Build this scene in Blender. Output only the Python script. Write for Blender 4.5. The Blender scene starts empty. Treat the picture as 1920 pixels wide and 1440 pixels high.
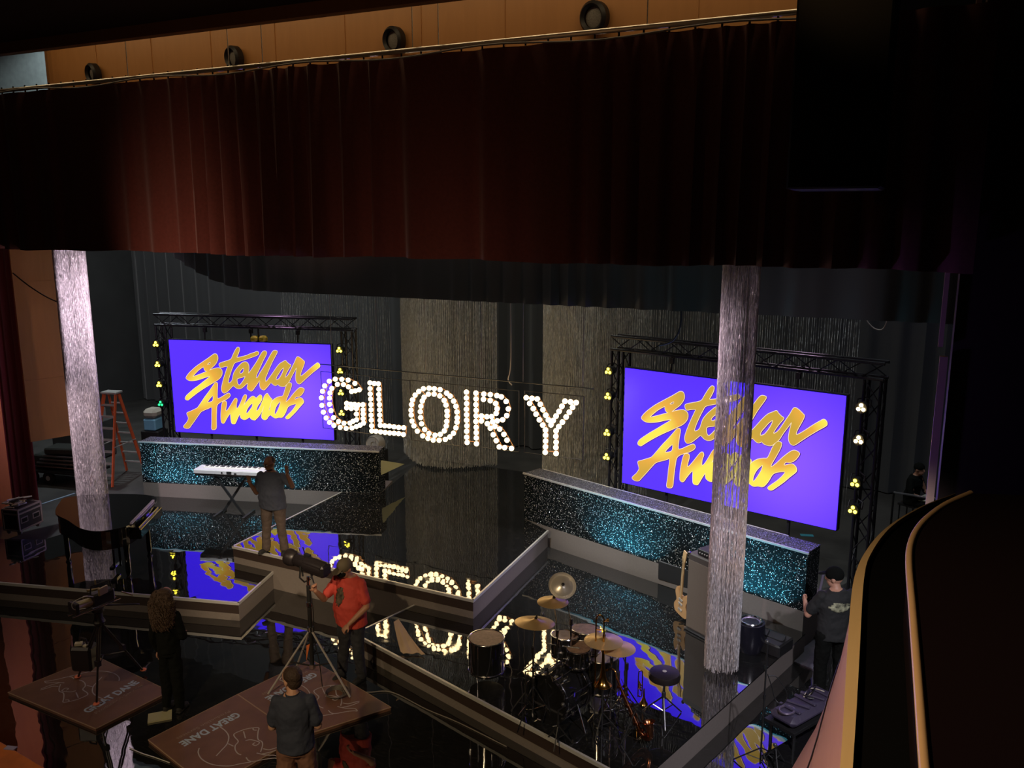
import bpy, bmesh, math, random
import numpy as np
from mathutils import Vector, Matrix, Euler, Quaternion
BULBS = {'G': [(-10.44, 2.989), (-10.278, 2.999), (-10.124, 2.995), (-9.963, 2.942), (-9.862, 2.822), (-9.959, 2.792), (-10.051, 2.77), (-10.122, 2.857), (-10.243, 2.895), (-10.393, 2.886), (-10.532, 2.791), (-10.586, 2.693), (-10.604, 2.584), (-10.607, 2.456), (-10.575, 2.327), (-10.519, 2.189), (-10.402, 2.116), (-10.267, 2.096), (-10.121, 2.115), (-10.041, 2.162), (-9.956, 2.2), (-9.954, 2.318), (-9.949, 2.432), (-10.072, 2.42), (-10.187, 2.423), (-10.183, 2.516), (-10.084, 2.509), (-9.991, 2.513), (-9.894, 2.511), (-9.787, 2.527), (-9.791, 2.42), (-9.791, 2.336), (-9.795, 2.242), (-9.789, 2.15), (-9.873, 2.1), (-9.965, 2.061), (-10.076, 2.018), (-10.218, 1.995), (-10.366, 1.999), (-10.519, 2.023), (-10.626, 2.077), (-10.708, 2.161), (-10.772, 2.276), (-10.8, 2.414), (-10.806, 2.572), (-10.771, 2.71), (-10.711, 2.827), (-10.59, 2.935)], 'L': [(-9.604, 2.983), (-9.501, 2.981), (-9.405, 2.981), (-9.397, 2.874), (-9.404, 2.767), (-9.402, 2.672), (-9.395, 2.566), (-9.396, 2.459), (-9.397, 2.354), (-9.394, 2.248), (-9.391, 2.147), (-9.286, 2.149), (-9.177, 2.154), (-9.069, 2.151), (-8.961, 2.15), (-8.847, 2.156), (-8.857, 2.02), (-8.965, 2.024), (-9.071, 2.021), (-9.175, 2.014), (-9.281, 2.013), (-9.387, 2.012), (-9.497, 2.014), (-9.597, 2.01), (-9.597, 2.116), (-9.599, 2.23), (-9.604, 2.331), (-9.599, 2.441), (-9.599, 2.547), (-9.601, 2.658), (-9.606, 2.76), (-9.606, 2.868)], 'O': [(-8.38, 2.972), (-8.255, 2.993), (-8.139, 2.993), (-8.014, 2.986), (-7.873, 2.933), (-7.796, 2.881), (-7.724, 2.792), (-7.677, 2.696), (-7.656, 2.59), (-7.654, 2.478), (-7.659, 2.392), (-7.683, 2.28), (-7.738, 2.169), (-7.818, 2.086), (-7.918, 2.027), (-8.052, 1.996), (-8.184, 1.984), (-8.301, 2.005), (-8.418, 2.041), (-8.537, 2.123), (-8.612, 2.22), (-8.653, 2.311), (-8.667, 2.427), (-8.67, 2.524), (-8.654, 2.636), (-8.629, 2.732), (-8.568, 2.831), (-8.483, 2.911), (-8.368, 2.808), (-8.272, 2.875), (-8.147, 2.888), (-8.023, 2.864), (-7.929, 2.787), (-7.891, 2.7), (-7.87, 2.586), (-7.869, 2.497), (-7.88, 2.386), (-7.893, 2.294), (-7.935, 2.194), (-8.026, 2.116), (-8.143, 2.085), (-8.276, 2.104), (-8.37, 2.173), (-8.436, 2.279), (-8.457, 2.399), (-8.46, 2.516), (-8.444, 2.624), (-8.412, 2.729)], 'R': [(-7.45, 2.988), (-7.452, 2.877), (-7.448, 2.771), (-7.453, 2.662), (-7.451, 2.558), (-7.452, 2.451), (-7.447, 2.345), (-7.453, 2.239), (-7.455, 2.124), (-7.446, 2.022), (-7.247, 2.021), (-7.25, 2.132), (-7.251, 2.235), (-7.251, 2.337), (-7.256, 2.448), (-7.25, 2.558), (-7.249, 2.662), (-7.253, 2.77), (-7.249, 2.88), (-7.25, 2.988), (-7.085, 2.985), (-6.951, 2.987), (-6.816, 2.98), (-6.726, 2.965), (-6.629, 2.889), (-6.585, 2.753), (-6.617, 2.626), (-6.701, 2.538), (-6.811, 2.506), (-6.907, 2.48), (-6.928, 2.575), (-7.025, 2.563), (-7.137, 2.565), (-7.14, 2.47), (-6.833, 2.645), (-6.814, 2.734), (-6.843, 2.829), (-6.954, 2.873), (-7.094, 2.883), (-7.017, 2.431), (-6.955, 2.352), (-6.895, 2.234), (-6.833, 2.128), (-6.772, 2.017), (-6.66, 2.016), (-6.521, 2.016), (-6.613, 2.163), (-6.676, 2.266), (-6.761, 2.356), (-6.859, 2.397)], 'Y': [(-6.227, 2.995), (-6.115, 2.994), (-6.011, 2.992), (-5.951, 2.901), (-5.899, 2.806), (-5.842, 2.712), (-5.792, 2.63), (-5.74, 2.546), (-5.698, 2.628), (-5.645, 2.715), (-5.588, 2.806), (-5.535, 2.904), (-5.479, 3.0), (-5.373, 2.999), (-5.267, 2.996), (-5.332, 2.905), (-5.393, 2.811), (-5.452, 2.718), (-5.522, 2.617), (-5.59, 2.528), (-5.642, 2.444), (-5.645, 2.344), (-5.639, 2.237), (-5.642, 2.139), (-5.637, 2.028), (-5.848, 2.024), (-5.844, 2.128), (-5.843, 2.234), (-5.843, 2.342), (-5.845, 2.437), (-5.901, 2.524), (-5.967, 2.614), (-6.033, 2.712), (-6.088, 2.807), (-6.159, 2.897)]}
LOGO = [[[(1.13, 1.861), (1.091, 1.849), (0.96, 1.76), (0.797, 1.657), (0.644, 1.558), (0.52, 1.459), (0.435, 1.38), (0.37, 1.292), (0.396, 1.252), (0.462, 1.226), (0.56, 1.231), (0.699, 1.263), (0.829, 1.309), (0.949, 1.343), (0.947, 1.318), (0.812, 1.223), (0.668, 1.118), (0.544, 1.032), (0.409, 0.927), (0.335, 0.86), (0.308, 0.804), (0.328, 0.773), (0.376, 0.769), (0.418, 0.799), (0.574, 0.915), (0.749, 1.031), (0.912, 1.127), (1.063, 1.214), (1.185, 1.29), (1.258, 1.374), (1.278, 1.455), (1.263, 1.508), (1.222, 1.537), (1.165, 1.543), (1.037, 1.509), (0.963, 1.479), (1.04, 1.554), (1.123, 1.628), (1.182, 1.719), (1.196, 1.781), (1.181, 1.838), (1.154, 1.861)], [(0.538, 1.322), (0.613, 1.404), (0.696, 1.479), (0.821, 1.558), (0.834, 1.524), (0.848, 1.484), (0.879, 1.46), (0.898, 1.452), (0.798, 1.413), (0.678, 1.366)], [(0.921, 1.614), (0.951, 1.644), (1.001, 1.67), (0.995, 1.632), (0.953, 1.611)]], [[(1.709, 2.031), (1.736, 2.014), (1.727, 1.948), (1.693, 1.868), (1.665, 1.798), (1.785, 1.818), (1.919, 1.857), (2.0, 1.893), (2.096, 1.924), (2.158, 1.948), (2.195, 1.931), (2.193, 1.896), (2.139, 1.859), (1.994, 1.805), (1.856, 1.758), (1.721, 1.717), (1.599, 1.67), (1.551, 1.589), (1.495, 1.471), (1.448, 1.354), (1.418, 1.263), (1.414, 1.211), (1.458, 1.216), (1.509, 1.267), (1.533, 1.339), (1.553, 1.411), (1.58, 1.465), (1.643, 1.548), (1.725, 1.63), (1.785, 1.681), (1.853, 1.705), (1.909, 1.689), (1.938, 1.637), (1.943, 1.567), (1.929, 1.495), (1.924, 1.446), (1.975, 1.501), (2.078, 1.633), (2.17, 1.759), (2.243, 1.876), (2.304, 1.952), (2.356, 1.967), (2.389, 1.942), (2.374, 1.88), (2.28, 1.719), (2.185, 1.54), (2.127, 1.44), (2.103, 1.369), (2.13, 1.348), (2.209, 1.47), (2.332, 1.642), (2.446, 1.821), (2.522, 1.937), (2.567, 1.98), (2.623, 1.982), (2.649, 1.963), (2.618, 1.896), (2.515, 1.727), (2.419, 1.539), (2.356, 1.413), (2.324, 1.35), (2.325, 1.29), (2.343, 1.273), (2.418, 1.354), (2.519, 1.481), (2.6, 1.589), (2.69, 1.689), (2.776, 1.74), (2.833, 1.768), (2.868, 1.73), (2.922, 1.688), (2.957, 1.663), (2.902, 1.582), (2.846, 1.492), (2.806, 1.412), (2.817, 1.39), (2.871, 1.432), (2.921, 1.504), (2.993, 1.638), (3.054, 1.745), (3.101, 1.842), (3.138, 1.86), (3.197, 1.832), (3.259, 1.782), (3.283, 1.752), (3.263, 1.682), (3.216, 1.576), (3.179, 1.487), (3.175, 1.434), (3.214, 1.444), (3.319, 1.527), (3.444, 1.636), (3.549, 1.717), (3.591, 1.741), (3.631, 1.716), (3.642, 1.669), (3.613, 1.633), (3.504, 1.551), (3.39, 1.459), (3.274, 1.359), (3.177, 1.272), (3.135, 1.253), (3.089, 1.273), (3.06, 1.333), (3.06, 1.421), (3.074, 1.518), (3.089, 1.619), (3.034, 1.534), (2.963, 1.418), (2.901, 1.301), (2.831, 1.228), (2.783, 1.186), (2.726, 1.178), (2.661, 1.19), (2.616, 1.22), (2.573, 1.196), (2.522, 1.205), (2.454, 1.251), (2.389, 1.184), (2.299, 1.092), (2.26, 1.084), (2.201, 1.115), (2.182, 1.185), (2.188, 1.296), (2.117, 1.209), (2.014, 1.081), (1.962, 1.043), (1.897, 1.072), (1.871, 1.111), (1.884, 1.165), (1.888, 1.223), (1.818, 1.171), (1.737, 1.106), (1.669, 1.085), (1.603, 1.1), (1.53, 1.147), (1.458, 1.086), (1.376, 1.011), (1.297, 0.971), (1.25, 0.997), (1.236, 1.068), (1.263, 1.177), (1.311, 1.313), (1.358, 1.431), (1.404, 1.539), (1.417, 1.589), (1.33, 1.577), (1.252, 1.556), (1.221, 1.595), (1.219, 1.635), (1.25, 1.659), (1.348, 1.693), (1.455, 1.727), (1.525, 1.765), (1.579, 1.864), (1.643, 1.972), (1.685, 2.021)], [(1.708, 1.459), (1.745, 1.516), (1.806, 1.566), (1.817, 1.527), (1.79, 1.464), (1.74, 1.434)], [(1.646, 1.316), (1.753, 1.347), (1.839, 1.379), (1.807, 1.305), (1.745, 1.222), (1.684, 1.166), (1.648, 1.191), (1.633, 1.253)], [(2.783, 1.606), (2.764, 1.525), (2.712, 1.426), (2.651, 1.345), (2.587, 1.323), (2.596, 1.387), (2.659, 1.477), (2.719, 1.558)]], [[(1.111, 1.206), (1.143, 1.18), (1.128, 1.044), (1.116, 0.936), (1.118, 0.841), (1.182, 0.848), (1.272, 0.901), (1.373, 0.96), (1.417, 0.966), (1.438, 0.931), (1.416, 0.885), (1.335, 0.827), (1.235, 0.778), (1.144, 0.729), (1.091, 0.663), (1.072, 0.544), (1.057, 0.407), (1.047, 0.269), (1.039, 0.159), (1.011, 0.111), (0.952, 0.099), (0.92, 0.125), (0.935, 0.264), (0.948, 0.447), (0.959, 0.625), (0.872, 0.594), (0.771, 0.553), (0.679, 0.504), (0.593, 0.404), (0.495, 0.28), (0.407, 0.174), (0.353, 0.111), (0.292, 0.095), (0.234, 0.106), (0.211, 0.137), (0.25, 0.185), (0.304, 0.243), (0.351, 0.328), (0.336, 0.392), (0.322, 0.46), (0.404, 0.5), (0.547, 0.566), (0.609, 0.606), (0.706, 0.728), (0.815, 0.869), (0.921, 0.991), (1.017, 1.112), (1.071, 1.182)], [(0.861, 0.737), (0.918, 0.819), (1.0, 0.899), (1.012, 0.841), (0.992, 0.777), (0.932, 0.745)]], [[(1.283, 0.78), (1.326, 0.773), (1.331, 0.71), (1.31, 0.618), (1.306, 0.554), (1.345, 0.57), (1.42, 0.668), (1.484, 0.761), (1.547, 0.845), (1.587, 0.856), (1.603, 0.812), (1.578, 0.729), (1.576, 0.63), (1.621, 0.65), (1.696, 0.779), (1.762, 0.908), (1.808, 0.95), (1.842, 0.929), (1.82, 0.839), (1.757, 0.71), (1.808, 0.757), (1.901, 0.86), (1.991, 0.926), (2.037, 0.91), (2.078, 0.885), (2.123, 0.923), (2.173, 0.961), (2.214, 0.936), (2.205, 0.855), (2.162, 0.781), (2.101, 0.707), (2.061, 0.606), (2.074, 0.587), (2.125, 0.636), (2.188, 0.747), (2.242, 0.856), (2.286, 0.947), (2.346, 1.003), (2.373, 0.978), (2.416, 0.917), (2.46, 0.865), (2.428, 0.793), (2.394, 0.702), (2.366, 0.629), (2.384, 0.619), (2.412, 0.684), (2.427, 0.775), (2.478, 0.848), (2.567, 0.914), (2.662, 0.945), (2.729, 0.966), (2.772, 1.065), (2.816, 1.182), (2.866, 1.254), (2.909, 1.269), (2.949, 1.244), (2.926, 1.151), (2.872, 1.025), (2.82, 0.916), (2.795, 0.853), (2.806, 0.831), (2.874, 0.892), (2.974, 1.011), (3.072, 1.112), (3.14, 1.163), (3.196, 1.166), (3.245, 1.137), (3.229, 1.083), (3.179, 1.011), (3.111, 0.964), (3.036, 0.952), (3.008, 0.906), (3.033, 0.9), (3.128, 0.938), (3.183, 0.922), (3.214, 0.879), (3.211, 0.826), (3.117, 0.724), (3.018, 0.613), (2.92, 0.519), (2.841, 0.448), (2.798, 0.44), (2.767, 0.467), (2.817, 0.523), (2.916, 0.617), (2.995, 0.71), (3.037, 0.787), (2.971, 0.782), (2.885, 0.75), (2.827, 0.703), (2.774, 0.593), (2.722, 0.51), (2.673, 0.467), (2.597, 0.464), (2.521, 0.445), (2.456, 0.471), (2.397, 0.509), (2.342, 0.466), (2.301, 0.41), (2.243, 0.393), (2.192, 0.423), (2.182, 0.485), (2.217, 0.595), (2.255, 0.727), (2.187, 0.576), (2.115, 0.473), (2.023, 0.383), (1.984, 0.377), (1.928, 0.392), (1.883, 0.436), (1.803, 0.387), (1.735, 0.374), (1.67, 0.408), (1.655, 0.47), (1.646, 0.502), (1.584, 0.395), (1.523, 0.278), (1.479, 0.262), (1.431, 0.278), (1.419, 0.378), (1.413, 0.496), (1.356, 0.439), (1.291, 0.344), (1.247, 0.274), (1.207, 0.263), (1.176, 0.293), (1.174, 0.412), (1.189, 0.549), (1.214, 0.686), (1.243, 0.76)], [(1.975, 0.76), (1.966, 0.683), (1.903, 0.599), (1.831, 0.519), (1.807, 0.55), (1.838, 0.623), (1.901, 0.707)], [(2.656, 0.834), (2.642, 0.748), (2.588, 0.63), (2.521, 0.526), (2.502, 0.563), (2.523, 0.654), (2.576, 0.754)]]]
random.seed(7); rng=np.random.default_rng(7)
PI=math.pi; rad=math.radians
SC=bpy.context.scene; COL=SC.collection
# ---- camera frame (the balcony position the photo was taken from) ----
F=1600.0; TH=rad(11.14); YAW=rad(25.5); H=6.2
def ray(px,py):
    x=(px-960)/F; y=(720-py)/F
    v=(x, math.cos(TH)+y*math.sin(TH), -math.sin(TH)+y*math.cos(TH))
    c,s=math.cos(YAW),math.sin(YAW)
    return Vector((v[0]*c-v[1]*s, v[0]*s+v[1]*c, v[2]))
def at(px,py,z):
    r=ray(px,py); t=(z-H)/r.z; return Vector((0,0,H))+r*t
def atY(px,py,Y):
    r=ray(px,py); return Vector((0,0,H))+r*(Y/r.y)
Z1,Z2=.305,.61
# ---- materials ----
MATS={}
def mat(name,col=(.5,.5,.5),rough=.5,metal=0.,ior=1.5,emit=None,es=0.,noise=0.,nscale=8.,bump=0.,bscale=60.,spec=None,sheen=0.,trans=0.,coat=0.):
    if name in MATS: return MATS[name]
    m=bpy.data.materials.new(name); m.use_nodes=True; nt=m.node_tree; b=nt.nodes['Principled BSDF']
    b.inputs['Base Color'].default_value=(*col,1); b.inputs['Roughness'].default_value=rough
    b.inputs['Metallic'].default_value=metal; b.inputs['IOR'].default_value=ior
    if spec is not None: b.inputs['Specular IOR Level'].default_value=spec
    if sheen: b.inputs['Sheen Weight'].default_value=sheen
    if coat: b.inputs['Coat Weight'].default_value=coat
    if trans: b.inputs['Transmission Weight'].default_value=trans
    if emit: b.inputs['Emission Color'].default_value=(*emit,1); b.inputs['Emission Strength'].default_value=es
    if noise or bump:
        tc=nt.nodes.new('ShaderNodeTexCoord')
    if noise:
        n=nt.nodes.new('ShaderNodeTexNoise'); n.inputs['Scale'].default_value=nscale; n.inputs['Detail'].default_value=5
        nt.links.new(tc.outputs['Object'],n.inputs['Vector'])
        r=nt.nodes.new('ShaderNodeMapRange'); r.inputs['From Min'].default_value=.3; r.inputs['From Max'].default_value=.7
        r.inputs['To Min'].default_value=1-noise; r.inputs['To Max'].default_value=1+noise
        nt.links.new(n.outputs['Fac'],r.inputs['Value'])
        mx=nt.nodes.new('ShaderNodeVectorMath'); mx.operation='SCALE'; mx.inputs[0].default_value=col
        nt.links.new(r.outputs[0],mx.inputs['Scale']); nt.links.new(mx.outputs[0],b.inputs['Base Color'])
    if bump:
        n=nt.nodes.new('ShaderNodeTexNoise'); n.inputs['Scale'].default_value=bscale; n.inputs['Detail'].default_value=4
        nt.links.new(tc.outputs['Object'],n.inputs['Vector'])
        bp=nt.nodes.new('ShaderNodeBump'); bp.inputs['Strength'].default_value=bump; bp.inputs['Distance'].default_value=.02
        nt.links.new(n.outputs['Fac'],bp.inputs['Height']); nt.links.new(bp.outputs[0],b.inputs['Normal'])
    MATS[name]=m; return m
def mirror_floor(name,scale=1.):
    # black acrylic dance floor: dark base, strong clear reflection, faint scuffs in the gloss
    m=mat(name,(.006,.006,.006),.03,0.,ior=2.4,spec=.6)
    nt=m.node_tree; b=nt.nodes['Principled BSDF']; tc=nt.nodes.new('ShaderNodeTexCoord')
    mp=nt.nodes.new('ShaderNodeMapping'); mp.inputs['Scale'].default_value=(1.2,5,1); mp.inputs['Rotation'].default_value=(0,0,.3)
    n=nt.nodes.new('ShaderNodeTexNoise'); n.inputs['Scale'].default_value=2.2; n.inputs['Detail'].default_value=8; n.inputs['Roughness'].default_value=.7
    nt.links.new(tc.outputs['Object'],mp.inputs[0]); nt.links.new(mp.outputs[0],n.inputs['Vector'])
    r=nt.nodes.new('ShaderNodeMapRange'); r.inputs['From Min'].default_value=.5; r.inputs['From Max'].default_value=.8; r.inputs['To Min'].default_value=.012; r.inputs['To Max'].default_value=.10
    nt.links.new(n.outputs['Fac'],r.inputs['Value']); nt.links.new(r.outputs[0],b.inputs['Roughness'])
    n2=nt.nodes.new('ShaderNodeTexNoise'); n2.inputs['Scale'].default_value=1.7; n2.inputs['Detail'].default_value=2
    nt.links.new(tc.outputs['Object'],n2.inputs['Vector'])
    bp=nt.nodes.new('ShaderNodeBump'); bp.inputs['Strength'].default_value=.17; bp.inputs['Distance'].default_value=.02
    nt.links.new(n2.outputs['Fac'],bp.inputs['Height']); nt.links.new(bp.outputs[0],b.inputs['Normal'])
    # pale scuffs and dust
    n3=nt.nodes.new('ShaderNodeTexNoise'); n3.inputs['Scale'].default_value=7; n3.inputs['Detail'].default_value=9; n3.inputs['Roughness'].default_value=.8
    nt.links.new(mp.outputs[0],n3.inputs['Vector'])
    r3=nt.nodes.new('ShaderNodeMapRange'); r3.inputs['From Min'].default_value=.52; r3.inputs['From Max'].default_value=.8; r3.inputs['To Min'].default_value=.010; r3.inputs['To Max'].default_value=.05
    nt.links.new(n3.outputs['Fac'],r3.inputs['Value']); nt.links.new(r3.outputs[0],b.inputs['Base Color'])
    return m
def glitter(name,scale,lo,hi,thr,rad_=.36,metal=.5,tilt=1.2):
    # black sheet with small round reflective flakes, each flake tilted its own way
    m=mat(name,lo,.3,0,spec=.12); nt=m.node_tree; b=nt.nodes['Principled BSDF']; tc=nt.nodes.new('ShaderNodeTexCoord')
    v=nt.nodes.new('ShaderNodeTexVoronoi'); v.inputs['Scale'].default_value=scale
    nt.links.new(tc.outputs['Object'],v.inputs['Vector'])
    sep=nt.nodes.new('ShaderNodeSeparateColor'); nt.links.new(v.outputs['Color'],sep.inputs[0])
    g1=nt.nodes.new('ShaderNodeMath'); g1.operation='GREATER_THAN'; g1.inputs[1].default_value=thr; nt.links.new(sep.outputs[0],g1.inputs[0])
    l1=nt.nodes.new('ShaderNodeMath'); l1.operation='LESS_THAN'; l1.inputs[1].default_value=rad_; nt.links.new(v.outputs['Distance'],l1.inputs[0])
    p0=nt.nodes.new('ShaderNodeMath'); p0.operation='MULTIPLY'; nt.links.new(g1.outputs[0],p0.inputs[0]); nt.links.new(l1.outputs[0],p0.inputs[1])
    br=nt.nodes.new('ShaderNodeMath'); br.operation='POWER'; br.inputs[1].default_value=2.5; nt.links.new(sep.outputs[1],br.inputs[0])
    p=nt.nodes.new('ShaderNodeMath'); p.operation='MULTIPLY'; nt.links.new(p0.outputs[0],p.inputs[0]); nt.links.new(br.outputs[0],p.inputs[1])
    mx=nt.nodes.new('ShaderNodeMix'); mx.data_type='RGBA'; mx.inputs[6].default_value=(*lo,1); mx.inputs[7].default_value=(*hi,1)
    nt.links.new(p.outputs[0],mx.inputs[0]); nt.links.new(mx.outputs[2],b.inputs['Base Color'])
    me_=nt.nodes.new('ShaderNodeMath'); me_.operation='MULTIPLY'; me_.inputs[1].default_value=metal; nt.links.new(p0.outputs[0],me_.inputs[0]); nt.links.new(me_.outputs[0],b.inputs['Metallic'])
    rg=nt.nodes.new('ShaderNodeMapRange'); rg.inputs['To Min'].default_value=.95; rg.inputs['To Max'].default_value=.30; nt.links.new(p0.outputs[0],rg.inputs['Value']); nt.links.new(rg.outputs[0],b.inputs['Roughness'])
    g=nt.nodes.new('ShaderNodeNewGeometry')
    s=nt.nodes.new('ShaderNodeVectorMath'); s.operation='SUBTRACT'; s.inputs[1].default_value=(.5,.5,.5); nt.links.new(v.outputs['Color'],s.inputs[0])
    k_=nt.nodes.new('ShaderNodeMath'); k_.operation='MULTIPLY'; k_.inputs[1].default_value=tilt; nt.links.new(p0.outputs[0],k_.inputs[0])
    sc=nt.nodes.new('ShaderNodeVectorMath'); sc.operation='SCALE'; nt.links.new(k_.outputs[0],sc.inputs['Scale']); nt.links.new(s.outputs[0],sc.inputs[0])
    a=nt.nodes.new('ShaderNodeVectorMath'); a.operation='ADD'; nt.links.new(g.outputs['Normal'],a.inputs[0]); nt.links.new(sc.outputs[0],a.inputs[1])
    nn=nt.nodes.new('ShaderNodeVectorMath'); nn.operation='NORMALIZE'; nt.links.new(a.outputs[0],nn.inputs[0]); nt.links.new(nn.outputs[0],b.inputs['Normal'])
    return m
def wood(name,c1,c2,rough=.45,scale=(1,1,.15)):
    m=mat(name,c1,rough); nt=m.node_tree; b=nt.nodes['Principled BSDF']; tc=nt.nodes.new('ShaderNodeTexCoord')
    mp=nt.nodes.new('ShaderNodeMapping'); mp.inputs['Scale'].default_value=scale
    n=nt.nodes.new('ShaderNodeTexNoise'); n.inputs['Scale'].default_value=9; n.inputs['Detail'].default_value=6; n.inputs['Distortion'].default_value=.6
    cr=nt.nodes.new('ShaderNodeMix'); cr.data_type='RGBA'; cr.inputs[6].default_value=(*c1,1); cr.inputs[7].default_value=(*c2,1)
    nt.links.new(tc.outputs['Object'],mp.inputs[0]); nt.links.new(mp.outputs[0],n.inputs['Vector']); nt.links.new(n.outputs['Fac'],cr.inputs[0]); nt.links.new(cr.outputs[2],b.inputs['Base Color'])
    return m
# ---- object helpers ----
def setp(o,label=None,cat=None,group=None,kind=None):
    if label: o['label']=label
    if cat: o['category']=cat
    if group: o['group']=group
    if kind: o['kind']=kind
    return o
def empty(name,loc=(0,0,0),rz=0,label=None,cat=None,group=None):
    o=bpy.data.objects.new(name,None); COL.objects.link(o); o.location=loc; o.rotation_euler=(0,0,rz); o.empty_display_size=.1
    return setp(o,label,cat,group)
def copy_tree(o,parent=None):
    c=o.copy(); COL.objects.link(c)
    if parent: c.parent=parent
    for ch in list(o.children): copy_tree(ch,c)
    return c
def catmull(pts,n=6,closed=False):
    pts=[Vector(p) for p in pts]; out=[]; N=len(pts)
    rngi=range(N) if closed else range(N-1)
    for i in rngi:
        if closed: a,b,c,d=pts[i-1],pts[i],pts[(i+1)%N],pts[(i+2)%N]
        else: a,b,c,d=pts[max(i-1,0)],pts[i],pts[i+1],pts[min(i+2,N-1)]
        for k in range(n):
            t=k/n
            out.append(.5*((2*b)+(c-a)*t+(2*a-5*b+4*c-d)*t*t+(3*b-a-3*c+d)*t**3))
    if not closed: out.append(pts[-1])
    return out
class MB:
    def __init__(s): s.v=[]; s.f=[]; s.xf=Matrix.Identity(4)
    def add(s,vs,fs):
        o=len(s.v); s.v+= [tuple(s.xf@Vector(v)) for v in vs]; s.f+=[tuple(o+i for i in f) for f in fs]; return s
    def box(s,c,d,rz=0,rot=None,bev=0):
        hx,hy,hz=d[0]/2,d[1]/2,d[2]/2; c=Vector(c)
        R=(rot.to_matrix() if isinstance(rot,Euler) else rot) if rot else Matrix.Rotation(rz,3,'Z')
        if bev:
            b=min(bev,hx*.9,hy*.9,hz*.9); vs=[];idx={}
            for sx in (-1,1):
                for sy in (-1,1):
                    for sz in (-1,1):
                        for k,(ax,ay,az) in enumerate(((0,1,1),(1,0,1),(1,1,0))):
                            idx[(sx,sy,sz,k)]=len(vs); vs.append(c+R@Vector((sx*(hx-b*ax),sy*(hy-b*ay),sz*(hz-b*az))))
            fs=[]
            for sg in (-1,1):
                q=[idx[(sg,a,bb,0)] for a,bb in ((-1,-1),(1,-1),(1,1),(-1,1))]; fs.append(q if sg>0 else q[::-1])
                q=[idx[(a,sg,bb,1)] for a,bb in ((-1,-1),(1,-1),(1,1),(-1,1))]; fs.append(q[::-1] if sg>0 else q)
                q=[idx[(a,bb,sg,2)] for a,bb in ((-1,-1),(1,-1),(1,1),(-1,1))]; fs.append(q if sg>0 else q[::-1])
            for a in (-1,1):
                for bb in (-1,1):
                    fs.append((idx[(a,bb,-1,0)],idx[(a,bb,1,0)],idx[(a,bb,1,1)],idx[(a,bb,-1,1)]))
                    fs.append((idx[(a,-1,bb,0)],idx[(a,1,bb,0)],idx[(a,1,bb,2)],idx[(a,-1,bb,2)]))
                    fs.append((idx[(-1,a,bb,1)],idx[(1,a,bb,1)],idx[(1,a,bb,2)],idx[(-1,a,bb,2)]))
                    for cc in (-1,1): fs.append((idx[(a,bb,cc,0)],idx[(a,bb,cc,1)],idx[(a,bb,cc,2)]))
            return s.add(vs,fs)
        vs=[c+R@Vector((x*hx,y*hy,z*hz)) for x in(-1,1) for y in(-1,1) for z in(-1,1)]
        return s.add(vs,[(0,1,3,2),(4,6,7,5),(0,4,5,1),(2,3,7,6),(0,2,6,4),(1,5,7,3)])
    def frame(s,d):
        d=Vector(d).normalized(); u=d.orthogonal().normalized() if abs(d.z)<.95 else Vector((1,0,0)); 
        if abs(d.z)<.95: u=d.cross(Vector((0,0,1))).normalized()
        w=d.cross(u).normalized(); return d,u,w
    def cyl(s,a,b,r1,r2=None,n=12,caps=True):
        r2=r1 if r2 is None else r2; a=Vector(a);b=Vector(b); d,u,w=s.frame(b-a); vs=[]
        for p,r in((a,r1),(b,r2)):
            for i in range(n):
                t=2*PI*i/n; vs.append(p+u*(r*math.cos(t))+w*(r*math.sin(t)))
        fs=[(i,(i+1)%n,n+(i+1)%n,n+i) for i in range(n)]
        if caps: fs+=[tuple(range(n))[::-1],tuple(range(n,2*n))]
        return s.add(vs,fs)
    def tube(s,pts,r,n=8,closed=False,caps=True):
        pts=[Vector(p) for p in pts]; N=len(pts); rr=r if isinstance(r,(list,tuple)) else [r]*N; vs=[]; up=None
        for i,p in enumerate(pts):
            if closed: d=pts[(i+1)%N]-pts[i-1]
            else: d=pts[min(i+1,N-1)]-pts[max(i-1,0)]
            d.normalize()
            if up is None: up=d.orthogonal().normalized()
            up=(up-d*up.dot(d)); up=up.normalized() if up.length>1e-6 else d.orthogonal().normalized()
            w=d.cross(up)
            for k in range(n):
                t=2*PI*k/n; vs.append(p+up*(rr[i]*math.cos(t))+w*(rr[i]*math.sin(t)))
        fs=[]; M=N if closed else N-1
        for i in range(M):
            j=(i+1)%N
            for k in range(n): fs.append((i*n+k,i*n+(k+1)%n,j*n+(k+1)%n,j*n+k))
        if caps and not closed: fs+=[tuple(range(n))[::-1],tuple(range((N-1)*n,N*n))]
        return s.add(vs,fs)
    def lathe(s,prof,c=(0,0,0),ax=(0,0,1),n=24,caps=True):
        c=Vector(c); d,u,w=s.frame(ax); vs=[]
        for r,h in prof:
            for i in range(n):
                t=2*PI*i/n; vs.append(c+d*h+u*(r*math.cos(t))+w*(r*math.sin(t)))
        fs=[]
        for j in range(len(prof)-1):
            for i in range(n): fs.append((j*n+i,j*n+(i+1)%n,(j+1)*n+(i+1)%n,(j+1)*n+i))
        if caps: fs+=[tuple(range(n))[::-1],tuple(range((len(prof)-1)*n,len(prof)*n))]
        return s.add(vs,fs)
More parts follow.
